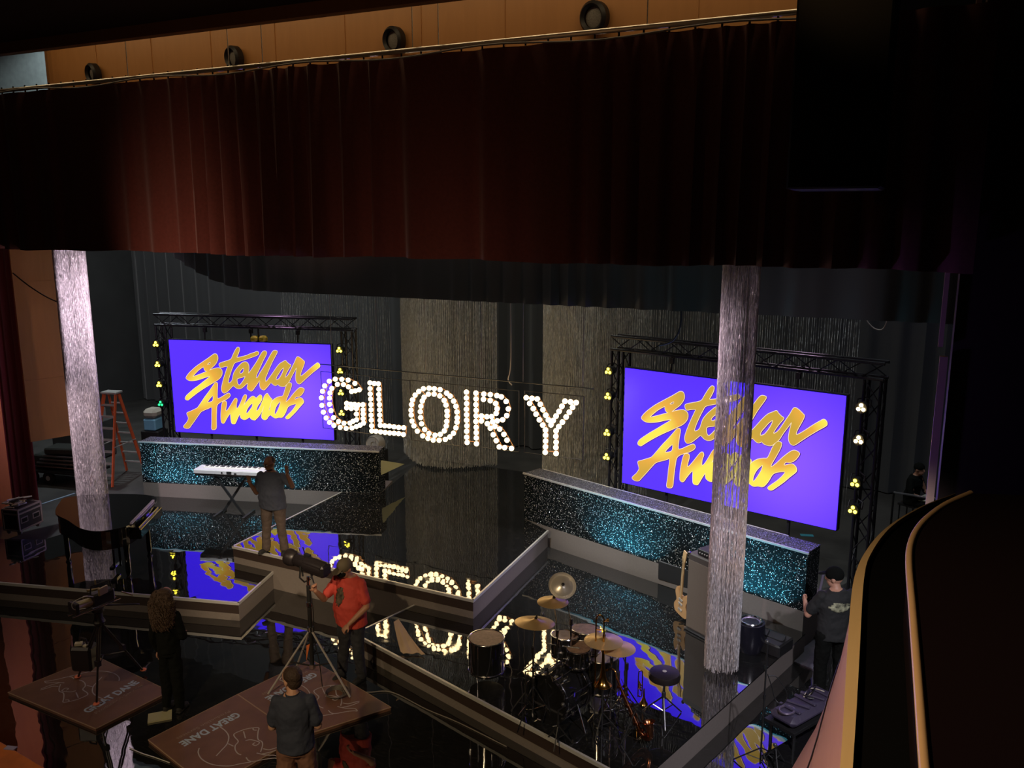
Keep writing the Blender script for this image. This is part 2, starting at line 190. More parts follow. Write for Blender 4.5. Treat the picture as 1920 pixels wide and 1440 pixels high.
    def loft(s,rings,n=16,caps=True):
        # rings: (center, rx, ry, axis, xdir)
        vs=[]
        for c,rx,ry,ax,xd in rings:
            c=Vector(c); ax=Vector(ax).normalized(); xd=Vector(xd); xd=(xd-ax*xd.dot(ax)).normalized(); yd=ax.cross(xd)
            for i in range(n):
                t=2*PI*i/n; vs.append(c+xd*(rx*math.cos(t))+yd*(ry*math.sin(t)))
        fs=[]; N=len(rings)
        for j in range(N-1):
            for i in range(n): fs.append((j*n+i,j*n+(i+1)%n,(j+1)*n+(i+1)%n,(j+1)*n+i))
        if caps: fs+=[tuple(range(n))[::-1],tuple(range((N-1)*n,N*n))]
        return s.add(vs,fs)
    def sph(s,c,r,seg=14,rings=9,R=None):
        c=Vector(c); r=Vector(r if isinstance(r,(tuple,list,Vector)) else (r,r,r)); vs=[];fs=[]
        R=R or Matrix.Identity(3)
        for j in range(1,rings):
            ph=PI*j/rings
            for i in range(seg):
                t=2*PI*i/seg; vs.append(c+R@Vector((r.x*math.sin(ph)*math.cos(t),r.y*math.sin(ph)*math.sin(t),r.z*math.cos(ph))))
        top=len(vs); vs.append(c+R@Vector((0,0,r.z))); bot=len(vs); vs.append(c-R@Vector((0,0,r.z)))
        for j in range(rings-2):
            for i in range(seg): fs.append((j*seg+i,(j+1)*seg+i,(j+1)*seg+(i+1)%seg,j*seg+(i+1)%seg))
        for i in range(seg):
            fs.append((top,i,(i+1)%seg)); b=(rings-2)*seg; fs.append((bot,b+(i+1)%seg,b+i))
        return s.add(vs,fs)
    def prism(s,poly,z0,z1):
        n=len(poly); a=sum(poly[i][0]*poly[(i+1)%n][1]-poly[(i+1)%n][0]*poly[i][1] for i in range(n))
        if a<0: poly=poly[::-1]
        vs=[(p[0],p[1],z0) for p in poly]+[(p[0],p[1],z1) for p in poly]
        fs=[tuple(range(n))[::-1],tuple(range(n,2*n))]+[(i,(i+1)%n,n+(i+1)%n,n+i) for i in range(n)]
        return s.add(vs,fs)
    def build(s,name,m,parent=None,smooth=False,loc=None,ang=None):
        me=bpy.data.meshes.new(name); me.from_pydata([tuple(v) for v in s.v],[],s.f); me.validate(); me.update()
        if smooth:
            me.polygons.foreach_set('use_smooth',[True]*len(me.polygons))
            try: me.set_sharp_from_angle(angle=ang or rad(40))
            except Exception: pass
        o=bpy.data.objects.new(name,me); COL.objects.link(o); me.materials.append(m)
        if parent: o.parent=parent
        if loc: o.location=loc
        return o
def struct(o): o['kind']='structure'; return o
# base materials
BLK=mat('black_paint',(.012,.012,.013),.5); BLKG=mat('black_gloss',(.008,.008,.009),.12,coat=.6); CHR=mat('chrome',(.75,.75,.78),.16,1.)
STEEL=mat('brushed_steel',(.45,.45,.47),.35,1.); RUB=mat('black_rubber',(.015,.015,.015),.8); TRUSS=mat('black_truss',(.03,.03,.035),.35,.6)
SILV=mat('silver_edging',(.62,.62,.6),.35,.4); BEIGE=mat('grey_fascia_cloth',(.165,.142,.128),.85,noise=.05,nscale=30)
CLOTHB=mat('black_drape',(.050,.053,.055),.9,sheen=.3)
# ================= SETTING =================
GF=mirror_floor('black_acrylic_floor')
MATTE=mat('dark_stage_floor',(.05,.048,.045),.6,noise=.35,nscale=1.5)
mb=MB(); mb.prism([(-26,-6),(3,-6),(3,24),(-26,24)],-.12,-.012)
struct(mb.build('floor',MATTE))
# front area laid with black gloss panels
mb=MB(); mb.prism([(-24,-2),(1.6,-2),(1.6,12.3),(-4,13),(-12,13),(-14.2,10.2),(-24,7.0)],-.012,0)
setp(mb.build('dance_floor',GF),'black gloss floor panels laid in front of the raised decks','floor covering')
mb=MB(); mb.box((-11,21.2,6),(32,.3,12.4)); struct(mb.build('wall_back',mat('black_wall',(.040,.042,.042),.8,noise=.2,nscale=.7)))
mb=MB(); mb.box((-24.2,13,6),(.3,17,12.4)); struct(mb.build('wall_left',MATS['black_wall']))
mb=MB(); mb.box((2.9,15.6,6),(.3,11,12.4)); struct(mb.build('wall_right',MATS['black_wall']))
mb=MB(); mb.box((-11,8,13),(34,30,.3)); struct(mb.build('ceiling',MATS['black_wall']))
# proscenium: arch sides and header in orange wood
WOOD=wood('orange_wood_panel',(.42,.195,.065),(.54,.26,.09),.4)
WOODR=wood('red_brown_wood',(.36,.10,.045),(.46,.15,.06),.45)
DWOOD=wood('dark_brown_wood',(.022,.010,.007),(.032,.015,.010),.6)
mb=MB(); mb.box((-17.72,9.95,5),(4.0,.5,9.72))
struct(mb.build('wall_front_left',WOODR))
mb=MB(); mb.box((-17.72,9.93,.14),(4.04,.56,.28)); struct(mb.build('baseboard_left',mat('pale_plinth',(.28,.17,.09),.6)))
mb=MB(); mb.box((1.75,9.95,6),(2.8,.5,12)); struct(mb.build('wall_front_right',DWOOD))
# thin lit edge trims of the right arch
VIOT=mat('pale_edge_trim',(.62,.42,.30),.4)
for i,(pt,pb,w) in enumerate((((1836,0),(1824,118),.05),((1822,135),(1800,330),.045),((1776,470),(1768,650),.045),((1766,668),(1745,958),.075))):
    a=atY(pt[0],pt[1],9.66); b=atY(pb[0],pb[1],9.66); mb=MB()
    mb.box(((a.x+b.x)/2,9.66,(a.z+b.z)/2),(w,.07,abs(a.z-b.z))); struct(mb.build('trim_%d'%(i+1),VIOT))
# header wall behind the pipe
XE=atY(118,140,11.05).x
mb=MB(); XR=atY(1600,10,11.05).x
mb.box(((XE+XR)/2,11.05,9.0),(XR-XE,.16,3.2))
for k in range(9):
    x=-13.2+k*1.31; mb.box((x,10.965,9.0),(.012,.012,3.2))
# curved end to the left
for k in range(7):
    a=k/7*1.2; a2=(k+1)/7*1.2
    x0=XE-.9*math.sin(a); y0=11.05+.9*(1-math.cos(a)); x1=XE-.9*math.sin(a2); y1=11.05+.9*(1-math.cos(a2))
    mb.box(((x0+x1)/2,(y0+y1)/2,9),(math.hypot(x1-x0,y1-y0)+.02,.16,3.2),rz=math.atan2(y1-y0,x1-x0))
struct(mb.build('wall_header',WOOD))
mb=MB(); mb.box((-18,13.2,9.2),(9,.16,4)); struct(mb.build('wall_side',mat('pale_grey_panel',(.30,.33,.32),.7,noise=.1)))
# ceiling beam and soffit in front of the header
mb=MB(); mb.box((-6,8.93,8.66),(26,.14,.17))
struct(mb.build('ceiling_beam',wood('beam_wood',(.20,.085,.03),(.27,.12,.045),.55)))
mb=MB(); mb.box((-6,4.6,9.62),(26,8.8,.12),rot=Euler((rad(-11),0,0))); struct(mb.build('ceiling_panel',mat('dark_soffit',(.035,.018,.012),.7)))
# ---- decks ----
LIP_SHADE=mat('painted_lip_shade',(.035,.022,.018),.5)  # shadow of the deck lip, painted in as a dark strip on the fascia
def deck(name,poly,z,label,h=None,trim_edges=(),z0=0.0,shade_edges=()):
    t=empty(name,(0,0,0),0,label,'stage platform')
    MB().prism(poly,z-.02,z).build('deck_surface',GF,t)
    MB().prism(poly,z0,z-.02).build('fascia',BEIGE,t)
    n=len(poly)
    for i in trim_edges:
        a=Vector((*poly[i],0)); b=Vector((*poly[(i+1)%n],0)); d=(b-a).normalized(); ln=(b-a).length
        m=MB(); m.box(((a.x+b.x)/2,(a.y+b.y)/2,z-.016),(ln+.03,.03,.045),rz=math.atan2(d.y,d.x)); m.build('edge_trim',SILV,t)
        if i in shade_edges:
            m=MB(); m.box(((a.x+b.x)/2,(a.y+b.y)/2,z-.11),(ln,.012,.15),rz=math.atan2(d.y,d.x)); m.build('lip_shade_strip',LIP_SHADE,t)
    return t
NA=at(887,1124.5,Z2); NB=at(437,1024,Z2); NC=at(640,923,Z2); ND=at(1027,995,Z2)
A2=NB.xy[:]; B2=NA.xy[:]; 
W0=at(268,904,Z2); W1=at(712,926,Z2); R0=at(983,973,Z2); R1=at(1507,1147,Z2)
E0=at(447,1130,Z1); F0=at(0,1092,Z1); dl=(E0-F0).xy.normalized()
FL=(F0.x-dl.x*5,F0.y-dl.y*5)
L1=at(82,1012,Z1); L2=at(130,997,Z1)
# centre runway, two steps high, running upstage between the glitter walls
deck('stage_platform',[A2,B2,ND.xy[:],(R0.x,R0.y),(-6.2,16.6),(-10.2,16.6),(W1.x,W1.y),NC.xy[:]],Z2,'tall black gloss centre runway with a man standing on its front corner',trim_edges=(0,1,7),shade_edges=(0,))
# left low deck
ymid=Vector(A2)
meet=at(515,1069,Z1)
wl=(W0-W1).xy.normalized()
deck('stage_platform',[FL,E0.xy[:],meet.xy[:],(A2[0]+.005,A2[1]+.0),(NC.x-.005,NC.y),(W0.x,W0.y),(W0.x-1.2,W0.y-.35),L2.xy[:],L1.xy[:],(-18,8.2)],Z1,'low black gloss deck on the left carrying the piano and keyboard',trim_edges=(0,1),shade_edges=(0,))
# right low deck (drums)
D0=at(782,1132,Z1); D1=at(665,1188,Z1); D2=at(1135,1438,Z1); dd=(D2-D1).xy.normalized()
G1=at(1510,1188,Z1); G2=at(1230,1440,Z1)
gd=(G2-G1).xy; den=dd.x*gd.y-dd.y*gd.x; w_=(G1-D1).xy; tt=(w_.x*gd.y-w_.y*gd.x)/den; D2b=(D1.x+dd.x*tt,D1.y+dd.y*tt)
deck('stage_platform',[D1.xy[:],D2b,G1.xy[:],(R1.x+.02,R1.y-.02),(ND.x,ND.y),(B2[0]+.005,B2[1]),D0.xy[:]],Z1,'low black gloss deck on the right carrying the drum kit',trim_edges=(0,6),shade_edges=(0,))
# glitter walls standing on a two-step riser
GLIT=glitter('teal_black_glitter',60,(.0035,.006,.007),(1.,1.,1.),.26,.37,.5)
GLTOP=glitter('silver_glitter',75,(.06,.06,.065),(.95,.95,1.),.15,.45,.6)
def glitter_wall(a,b,zt,lab):
    a=a.xy;b=b.xy; d=(b-a).normalized(); n=Vector((-d.y,d.x)); ang=math.atan2(d.y,d.x); L=(b-a).length
    t=empty('glitter_wall',(a.x,a.y,0),ang,lab,'stage wall')
    MB().box((L/2,.2,(Z2+zt)/2+.001),(L,.4,zt-Z2-.004)).build('front_panel',GLIT,t)
    MB().box((L/2,.2,zt+.006),(L,.42,.012)).build('top_panel',GLTOP,t)
    MB().box((L/2,-.012,zt+.004),(L+.04,.024,.03)).build('edge_trim',SILV,t)
    if lab.startswith('right'): MB().box((L/2-.2,.42,zt+.004),(L-.6,.02,.025)).build('edge_trim',SILV,t)
    # riser under the wall
    r=MB(); r.box((L/2,.45,Z2/2),(L,.9,Z2-.004)); r.build('riser',BEIGE,t)
    return t
glitter_wall(W0,W1,1.50,'left black glitter wall with teal glow under the left screen')
glitter_wall(R0,R1,1.50,'right black glitter wall with teal glow under the right screen')
# ---- drapes ----
def drape(name,x0,x1,y,zb,zt,amp,per,m,label,cat='curtain',seg=None,zbf=None,rz=None,thick=.012,sag=None):
    n=seg or int(abs(x1-x0)/per*10); nz=14; vs=[];fs=[]; ph=0; xs=[x0+(x1-x0)*i/n for i in range(n+1)]
    r=random.Random(int(abs(x0*31+y*17)*10)); offs=[]; p=0; phase=[]; ampl=[]
    for i in range(n+1):
        p+= (x1-x0)/n/per*2*PI*(1+.55*math.sin(i*.043+1)+.3*math.sin(i*.19)); phase.append(p); ampl.append(.55+.45*math.sin(i*.031+2)*math.sin(i*.011))
    for s_ in (0,1):
        for j in range(nz+1):
            for i in range(n+1):
                t=j/nz; b=zb if zbf is None else zbf(xs[i]); z=b+(zt-b)*t
                yy=y+amp*ampl[i]*(math.sin(phase[i])+.35*math.sin(phase[i]*2.1+1))*(1-.55*t)+(thick if s_ else 0)
                vs.append((xs[i],yy,z))
    N=(nz+1)*(n+1)
    for j in range(nz):
        for i in range(n):
            a=j*(n+1)+i; fs.append((a,a+1,a+n+2,a+n+1)); fs.append((N+a,N+a+n+1,N+a+n+2,N+a+1))
    for i in range(n): fs.append((i,N+i,N+i+1,i+1)); a=nz*(n+1)+i; fs.append((a,a+1,N+a+1,N+a))
    for j in range(nz):
        a=j*(n+1); fs.append((a,a+n+1,N+a+n+1,N+a)); a+=n; fs.append((a,N+a,N+a+n+1,a+n+1))
    o=MB().add(vs,fs).build(name,m,smooth=True,ang=rad(60)); setp(o,label,cat); return o
RED=mat('wine_red_velvet',(.17,.050,.038),.85,sheen=.25,noise=.12,nscale=25)
vb=lambda x: 5.66-.012*math.sin(x*1.3)-.008*math.sin(x*4.1)
drape('house_valance',-15.9,.45,9.45,5.66,8.13,.13,.46,RED,'wide wine red velvet valance hanging across the top of the stage','curtain',zbf=vb)
# valance pipe with tie lines and hanging cables
t=empty('curtain_pipe',(0,0,0),0,'long bright metal pipe that the red valance hangs from','pipe')
MB().cyl((-17,9.42,8.16),(-1.05,9.42,8.20),.03,n=12).build('pipe',mat('bright_pipe',(.8,.76,.66),.3,.7),t)
tie=MB().cyl((0,9.42,8.12),(0,9.42,8.22),.012,n=6).build('tie_line',BLK,t); tie.location=(-15.8,0,0)
for k in range(1,54):
    c_=tie.copy(); COL.objects.link(c_); c_.location=(-15.8+k*.28,0,0)
m=MB(); pts=[(x,9.38,8.15+.03*math.sin(x*2.3)-.02) for x in np.arange(-16,-1,.3)]; m.tube(pts,.011,6); m.build('cable',mat('grey_cable',(.35,.33,.3),.5),t)
for px in (245,434,497,776,824,1209):
    p=atY(px,200,9.42); m=MB(); m.cyl((p.x,9.42,8.2),(p.x,9.42,10.9),.007,n=6); m.build('suspension_cable',mat('steel_wire',(.7,.68,.6),.4,.5),t)
# round ceiling fixtures on header
SPK=mat('fixture_grille',(.20,.19,.17),.6,noise=.4,nscale=90)
for i,(px,py) in enumerate(((178,137),(442,107),(742,74),(1118,31))):
    p=atY(px,py,10.9); s_=(.13,.135,.14,.15)[i]
    t=empty('round_speaker',(p.x,p.y+.06,p.z),0,('leftmost of the round black speakers on the orange wood header','round black speaker second from the left on the wood header','round black speaker third from the left on the wood header','rightmost of the round black speakers on the orange wood header')[i],'speaker','round speakers on the wood header')
    MB().lathe([(s_*.8,.0),(s_*1.3,-.02),(s_*1.35,-.12),(s_*1.1,-.16),(s_*.85,-.12)][::-1],ax=(0.25,1,.15),n=28,caps=False).build('housing',BLK,t,True)
    MB().lathe([(.001,-.10),(s_*.5,-.10),(s_*.88,-.085)],ax=(.25,1,.15),n=28,caps=False).build('grille',SPK,t,True)
# black masking border further upstage
zb12=lambda x: 4.88+.01*math.sin(x*3)+(0 if x>-10.6 else min(1.5,((-10.6-x)/2.6)**2.2*.62))
drape('border_curtain',-13.6,.9,12.6,4.8,7.4,.07,.5,CLOTHB,'black pleated border curtain behind the red valance','curtain',zbf=lambda x:4.80+(0 if x>-11.2 else ((-11.2-x)/2.4)**2.2*.7))
drape('backdrop_curtain',-23.9,2.6,20.5,.02,9.5,.12,.8,CLOTHB,'black full height drapes across the back of the stage','curtain')
REDK=mat('dark_red_velvet',(.16,.018,.035),.85,sheen=.2)
p=atY(25,700,11.2); q=atY(68,930,11.2)
drape('leg_curtain',-17.6,q.x+.02,11.2,.03,7.2,.06,.35,REDK,'narrow dark red leg curtain hanging at the left of the stage','curtain')
# hanging orange wood panel upstage left
p0=Vector((-15.64,10.69)); p1=Vector((-15.45,11.43))
P0_=at(58,829,1.62); P1_=at(139,815,1.62); d=(P1_-P0_).xy; ang=math.atan2(d.y,d.x)
m=MB(); m.box((d.length/2,.04,(1.62+7.4)/2),(d.length,.08,7.4-1.62)); m.box((d.length/2,-.004,4.9),(d.length,.012,.015)); m.box((d.length/2,-.004,2.9),(d.length,.012,.01))
o=m.build('wood_wall_panel',WOOD,loc=(P0_.x,P0_.y,0)); o.rotation_euler=(0,0,ang); setp(o,'tall orange wood wall panel hanging left of the bead column','wall panel')
m=MB(); pts=[atY(24,512,10.9),atY(60,540,10.9),atY(105,565,10.9),atY(168,582,10.9)]; m.tube(catmull(pts,6),.012,6); setp(m.build('hanging_cable',BLK),'thin black cable swagging across the orange wood panel','cable')
# hanging black speaker cluster at upper right
a=atY(1480,0,8.0); b=atY(1600,355,8.0)
t=empty('hanging_box',((a.x+b.x)/2+.1,8.0,b.z),0,'large black speaker box hanging before the right end of the valance','speaker')
MB().box((.06,.2,1.6),(abs(b.x-a.x)*1.2,.9,3.2),bev=.02).build('cabinet',mat('deep_black',(.004,.004,.005),.7),t)
MB().box((-.0,-.26,.012),(abs(b.x-a.x),.01,.012)).build('edge_strip',STEEL,t)
# ---- bead curtains (strings of crystal beads) ----
def beadmat(name,col,rough=.22,nscale=70):
    m=mat(name,col,rough,.1); nt=m.node_tree; b=nt.nodes['Principled BSDF']; tc=nt.nodes.new('ShaderNodeTexCoord')
    v=nt.nodes.new('ShaderNodeTexVoronoi'); v.inputs['Scale'].default_value=nscale; mpz=nt.nodes.new('ShaderNodeMapping'); mpz.inputs['Scale'].default_value=(1.6,1.6,.35); nt.links.new(tc.outputs['Object'],mpz.inputs[0]); nt.links.new(mpz.outputs[0],v.inputs['Vector'])
    sep=nt.nodes.new('ShaderNodeSeparateColor'); nt.links.new(v.outputs['Color'],sep.inputs[0])
    p=nt.nodes.new('ShaderNodeMath'); p.operation='POWER'; p.inputs[1].default_value=2.5; nt.links.new(sep.outputs[1],p.inputs[0])
    r=nt.nodes.new('ShaderNodeMapRange'); r.inputs['To Min'].default_value=.5; r.inputs['To Max'].default_value=1.; nt.links.new(p.outputs[0],r.inputs['Value'])
    mx=nt.nodes.new('ShaderNodeVectorMath'); mx.operation='SCALE'; mx.inputs[0].default_value=col; nt.links.new(r.outputs[0],mx.inputs['Scale']); nt.links.new(mx.outputs[0],b.inputs['Base Color'])
    g=nt.nodes.new('ShaderNodeNewGeometry'); s=nt.nodes.new('ShaderNodeVectorMath'); s.operation='SUBTRACT'; s.inputs[1].default_value=(.5,.5,.5); nt.links.new(v.outputs['Color'],s.inputs[0])
    sc=nt.nodes.new('ShaderNodeVectorMath'); sc.operation='SCALE'; sc.inputs['Scale'].default_value=.9; nt.links.new(s.outputs[0],sc.inputs[0])
    a=nt.nodes.new('ShaderNodeVectorMath'); a.operation='ADD'; nt.links.new(g.outputs['Normal'],a.inputs[0]); nt.links.new(sc.outputs[0],a.inputs[1])
    nn=nt.nodes.new('ShaderNodeVectorMath'); nn.operation='NORMALIZE'; nt.links.new(a.outputs[0],nn.inputs[0]); nt.links.new(nn.outputs[0],b.inputs['Normal'])
    return m
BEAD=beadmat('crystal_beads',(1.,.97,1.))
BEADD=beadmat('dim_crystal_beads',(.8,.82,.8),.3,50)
def strings(name,pts,zt,zb,r,step,m,label,jit=.0,jz=.03):
    pts=np.array(pts); n=len(pts); nr=int((zt-zb)/step)+1; V=np.zeros((n,nr,3,3))
    zz=np.linspace(0,1,nr)
    for i,(x,y) in enumerate(pts):
        b=zb+rng.uniform(-jz,jz); z=zt+(b-zt)*zz
        rr=r*(.65+.7*rng.random(nr)); th=rng.random()*6.28+np.cumsum(rng.uniform(-.5,.5,nr))
        sx=jit*np.sin(zz*3+rng.random()*6)*zz; 
        for k in range(3):
            a=th+2*PI*k/3
            V[i,:,k,0]=x+sx+rr*np.cos(a); V[i,:,k,1]=y+rr*np.sin(a); V[i,:,k,2]=z
    idx=np.arange(n*nr*3).reshape(n,nr,3); f=[]
    for k in range(3):
        k2=(k+1)%3
        q=np.stack([idx[:,:-1,k],idx[:,:-1,k2],idx[:,1:,k2],idx[:,1:,k]],-1).reshape(-1,4); f.append(q)
    f=np.concatenate(f); me=bpy.data.meshes.new(name); me.vertices.add(n*nr*3); me.vertices.foreach_set('co',V.reshape(-1))
    me.loops.add(f.size); me.loops.foreach_set('vertex_index',f.reshape(-1).astype(np.int32)); me.polygons.add(len(f))
    me.polygons.foreach_set('loop_start',np.arange(0,f.size,4,dtype=np.int32)); me.update(calc_edges=True); me.validate()
    me.materials.append(m); o=bpy.data.objects.new(name,me); COL.objects.link(o); setp(o,label,'bead curtain',kind='stuff'); return o
def ringpts(cx,cy,rx,ry,n): return [(cx+rx*math.cos(2*PI*i/n+rng.uniform(-.01,.01)),cy+ry*math.sin(2*PI*i/n)) for i in range(n)]
def linepts(a,b,n): return [(a[0]+(b[0]-a[0])*(i+rng.uniform(-.3,.3))/n,a[1]+(b[1]-a[1])*(i+.5)/n) for i in range(n)]
strings('bead_column',ringpts(-13.78,10.5,.265,.265,150)+ringpts(-13.78,10.5,.20,.20,40),5.95,.42,.0048,.035,BEAD,'bright left bead column hanging behind the black grand piano')
strings('bead_column',ringpts(-1.955,10.5,.22,.22,104)+ringpts(-1.955,10.5,.15,.15,16),5.95,.40,.0042,.035,BEAD,'bright right bead column hanging in front of the right screen')
# broad dim curtains upstage
cx0=atY(731,700,16.2).x; cx1=atY(913,700,16.2).x
def arc(x0,x1,y,bul,n): return [(x0+(x1-x0)*(i+.5)/n, y-bul*math.sin(PI*(i+.5)/n)) for i in range(n)]
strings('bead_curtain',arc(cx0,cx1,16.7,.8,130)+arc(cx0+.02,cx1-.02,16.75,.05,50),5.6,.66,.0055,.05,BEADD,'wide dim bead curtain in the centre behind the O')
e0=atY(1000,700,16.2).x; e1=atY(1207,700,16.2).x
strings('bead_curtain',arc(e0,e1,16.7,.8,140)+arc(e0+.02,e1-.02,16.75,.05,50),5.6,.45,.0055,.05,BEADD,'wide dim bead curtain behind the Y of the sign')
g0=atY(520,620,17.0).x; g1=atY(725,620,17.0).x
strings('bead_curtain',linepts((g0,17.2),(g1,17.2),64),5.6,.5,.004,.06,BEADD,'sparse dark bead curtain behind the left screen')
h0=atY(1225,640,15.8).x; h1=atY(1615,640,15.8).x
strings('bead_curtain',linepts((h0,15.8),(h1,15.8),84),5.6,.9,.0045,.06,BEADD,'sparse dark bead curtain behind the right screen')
# ================= SCREENS =================
def screen_mat():
    m=mat('led_screen_purple',(.01,.01,.01),.4); nt=m.node_tree; b=nt.nodes['Principled BSDF']; tc=nt.nodes.new('ShaderNodeTexCoord')
    mp=nt.nodes.new('ShaderNodeMapping'); mp.inputs['Location'].default_value=(-3.1,0,-.95); nt.links.new(tc.outputs['Object'],mp.inputs[0])
    ln=nt.nodes.new('ShaderNodeVectorMath'); ln.operation='LENGTH'; nt.links.new(mp.outputs[0],ln.inputs[0])
    r=nt.nodes.new('ShaderNodeMapRange'); r.interpolation_type='SMOOTHSTEP'; r.inputs['From Min'].default_value=.0; r.inputs['From Max'].default_value=1.8; r.inputs['To Min'].default_value=1; r.inputs['To Max'].default_value=0
    nt.links.new(ln.outputs['Value'],r.inputs['Value'])
    mx=nt.nodes.new('ShaderNodeMix'); mx.data_type='RGBA'; mx.inputs[6].default_value=(.105,.033,2.2,1); mx.inputs[7].default_value=(.26,.095,2.2,1)
    nt.links.new(r.outputs[0],mx.inputs[0]); nt.links.new(mx.outputs[2],b.inputs['Emission Color']); b.inputs['Emission Strength'].default_value=1.
    return m
def gold_mat():
    m=mat('led_gold_letters',(.01,.01,.01),.4); nt=m.node_tree; b=nt.nodes['Principled BSDF']; tc=nt.nodes.new('ShaderNodeTexCoord')
    n=nt.nodes.new('ShaderNodeTexNoise'); n.inputs['Scale'].default_value=.9; n.inputs['Detail'].default_value=0; nt.links.new(tc.outputs['Object'],n.inputs['Vector'])
    cr=nt.nodes.new('ShaderNodeValToRGB'); e=cr.color_ramp.elements; e[0].position=.36; e[0].color=(.62,.38,.045,1); e[1].position=.62; e[1].color=(1.,.85,.09,1)
    k=e.new(.5); k.color=(.86,.43,.055,1)
    nt.links.new(n.outputs['Fac'],cr.inputs[0]); nt.links.new(cr.outputs[0],b.inputs['Emission Color']); b.inputs['Emission Strength'].default_value=1.
    return m
SCM=screen_mat(); GOLD=gold_mat(); DPUR=mat('led_outline_dark',(.01,.01,.01),.4,emit=(.09,.01,.12),es=1); PALE=mat('led_outline_pale',(.01,.01,.01),.4,emit=(1.,.80,.55),es=1.)
def shape_curve(name,loops,off,y,m,parent,dx=0,dz=0,ext=.0008):
    cu=bpy.data.curves.new(name,'CURVE'); cu.dimensions='2D'; cu.fill_mode='BOTH'; cu.extrude=ext; cu.offset=off
    for lp in loops:
        pts=catmull([(u,v,0) for u,v in lp],3,True); sp=cu.splines.new('POLY'); sp.points.add(len(pts)-1)
        for p,q in zip(sp.points,pts): p.co=(q.x+dx,q.y+dz,0,1)
        sp.use_cyclic_u=True
    o=bpy.data.objects.new(name,cu); COL.objects.link(o); dg=bpy.context.evaluated_depsgraph_get(); me=bpy.data.meshes.new_from_object(o.evaluated_get(dg)); me.name=name
    bpy.data.objects.remove(o); me.transform(Matrix.Rotation(PI/2,4,'X')); me.transform(Matrix.Translation((0,y,0)))
    me.materials.clear(); me.materials.append(m); ob=bpy.data.objects.new(name,me); COL.objects.link(ob); ob.parent=parent; return ob
def rib(loops,r,y,m,parent,name,dx=0,dz=0):
    b=MB()
    for lp in loops:
        pts=catmull([(u+dx,0,v+dz) for u,v in lp],3,True); b.tube(pts,r,6,closed=True)
    b.v=[(x,y+yy*.06,z) for x,yy,z in b.v]; return b.build(name,m,parent)
def video_screen(p,ang,zb,lab):
    t=empty('video_screen',(p[0],p[1],zb),ang,lab,'video screen'); W,HH=3.892,2.148
    MB().box((W/2,0,HH/2),(W,.02,HH)).build('display_panel',SCM,t)
    m=MB(); m.box((W/2,.07,HH/2),(W+.03,.12,HH+.03)); m.build('housing',BLK,t)
    for i,l in enumerate(LOGO):
        rib(l,.016,-.0115,DPUR,t,'lettering_shadow',.007,-.007)
        rib(l,.011,-.0140,PALE,t,'lettering_outline')
        shape_curve('lettering',l,0,-.0170,GOLD,t)
    return t
LS=Vector((-15.308,13.99)); LA=rad(14.2); RS=Vector((-4.665,14.523)); RA=rad(-13.4)
video_screen(LS,LA,1.29,'left purple video screen with gold brush script lettering')
video_screen(RS,RA,1.37,'right purple video screen with gold brush script lettering, partly behind the bead column')
# ---- truss ----
def truss_seg(m,a,b,w=.29,step=.32,rot=0):
    a=Vector(a);b=Vector(b);d,u,v=m.frame(b-a); L=(b-a).length; h=w/2-.025
    cs=[(u*sx+v*sy)*h for sx,sy in((-1,-1),(1,-1),(1,1),(-1,1))]
    for c in cs: m.cyl(a+c,b+c,.025,n=8)
    n=int(L/step)
    for i in range(n):
        t0=a+d*(L*i/n); t1=a+d*(L*(i+1)/n)
        for k in range(4):
            c0,c1=cs[k],cs[(k+1)%4]
            if i%2: c0,c1=c1,c0
            m.cyl(t0+c0,t1+c1,.010,n=5,caps=False)
def truss_frame(p,ang,u0,u1,zt,zb,lab):
    t=empty('truss_frame',(p[0],p[1],0),ang,lab,'truss')
    for u in (u0,u1):
        m=MB(); truss_seg(m,(u,.28,zb),(u,.28,zt-.15)); m.build('upright',TRUSS,t)
        m=MB(); m.box((u,.28,zb-.03),(.5,.5,.04)); m.box((u,.28,zb/2-.04),(.4,.4,zb)); m.build('base',BLK,t)
    m=MB(); truss_seg(m,(u0-.15,.28,zt),(u1+.15,.28,zt)); m.build('crossbeam',TRUSS,t)
    m=MB()
    for k in range(1,4):
        u=u0+(u1-u0)*k/4; m.cyl((u,.14,zt-.14),(u,.10,zt-.55),.018,n=6); m.box((u,.14,zt-.2),(.07,.07,.1))
    m.build('hanger',BLK,t)
    m=MB()
    for k in range(1,4):
        u=u0+(u1-u0)*k/4; m.cyl((u,.12,.05),(u,.12,1.45),.03,n=6)
    m.build('support_leg',BLK,t)
    return t
truss_frame(LS,LA,-.30,4.22,3.87,.35,'black box truss frame holding the left purple screen')
truss_frame(RS,RA,-.27,4.22,3.92,.35,'black box truss frame holding the right purple screen')
YL=mat('amber_led',(.1,.1,.02),.3,emit=(1.,.78,.05),es=9); YW=mat('warm_white_led',(.1,.1,.02),.3,emit=(1.,.72,.28),es=40); GR=mat('green_led',(.02,.1,.05),.3,emit=(.02,.9,.22),es=2.6)
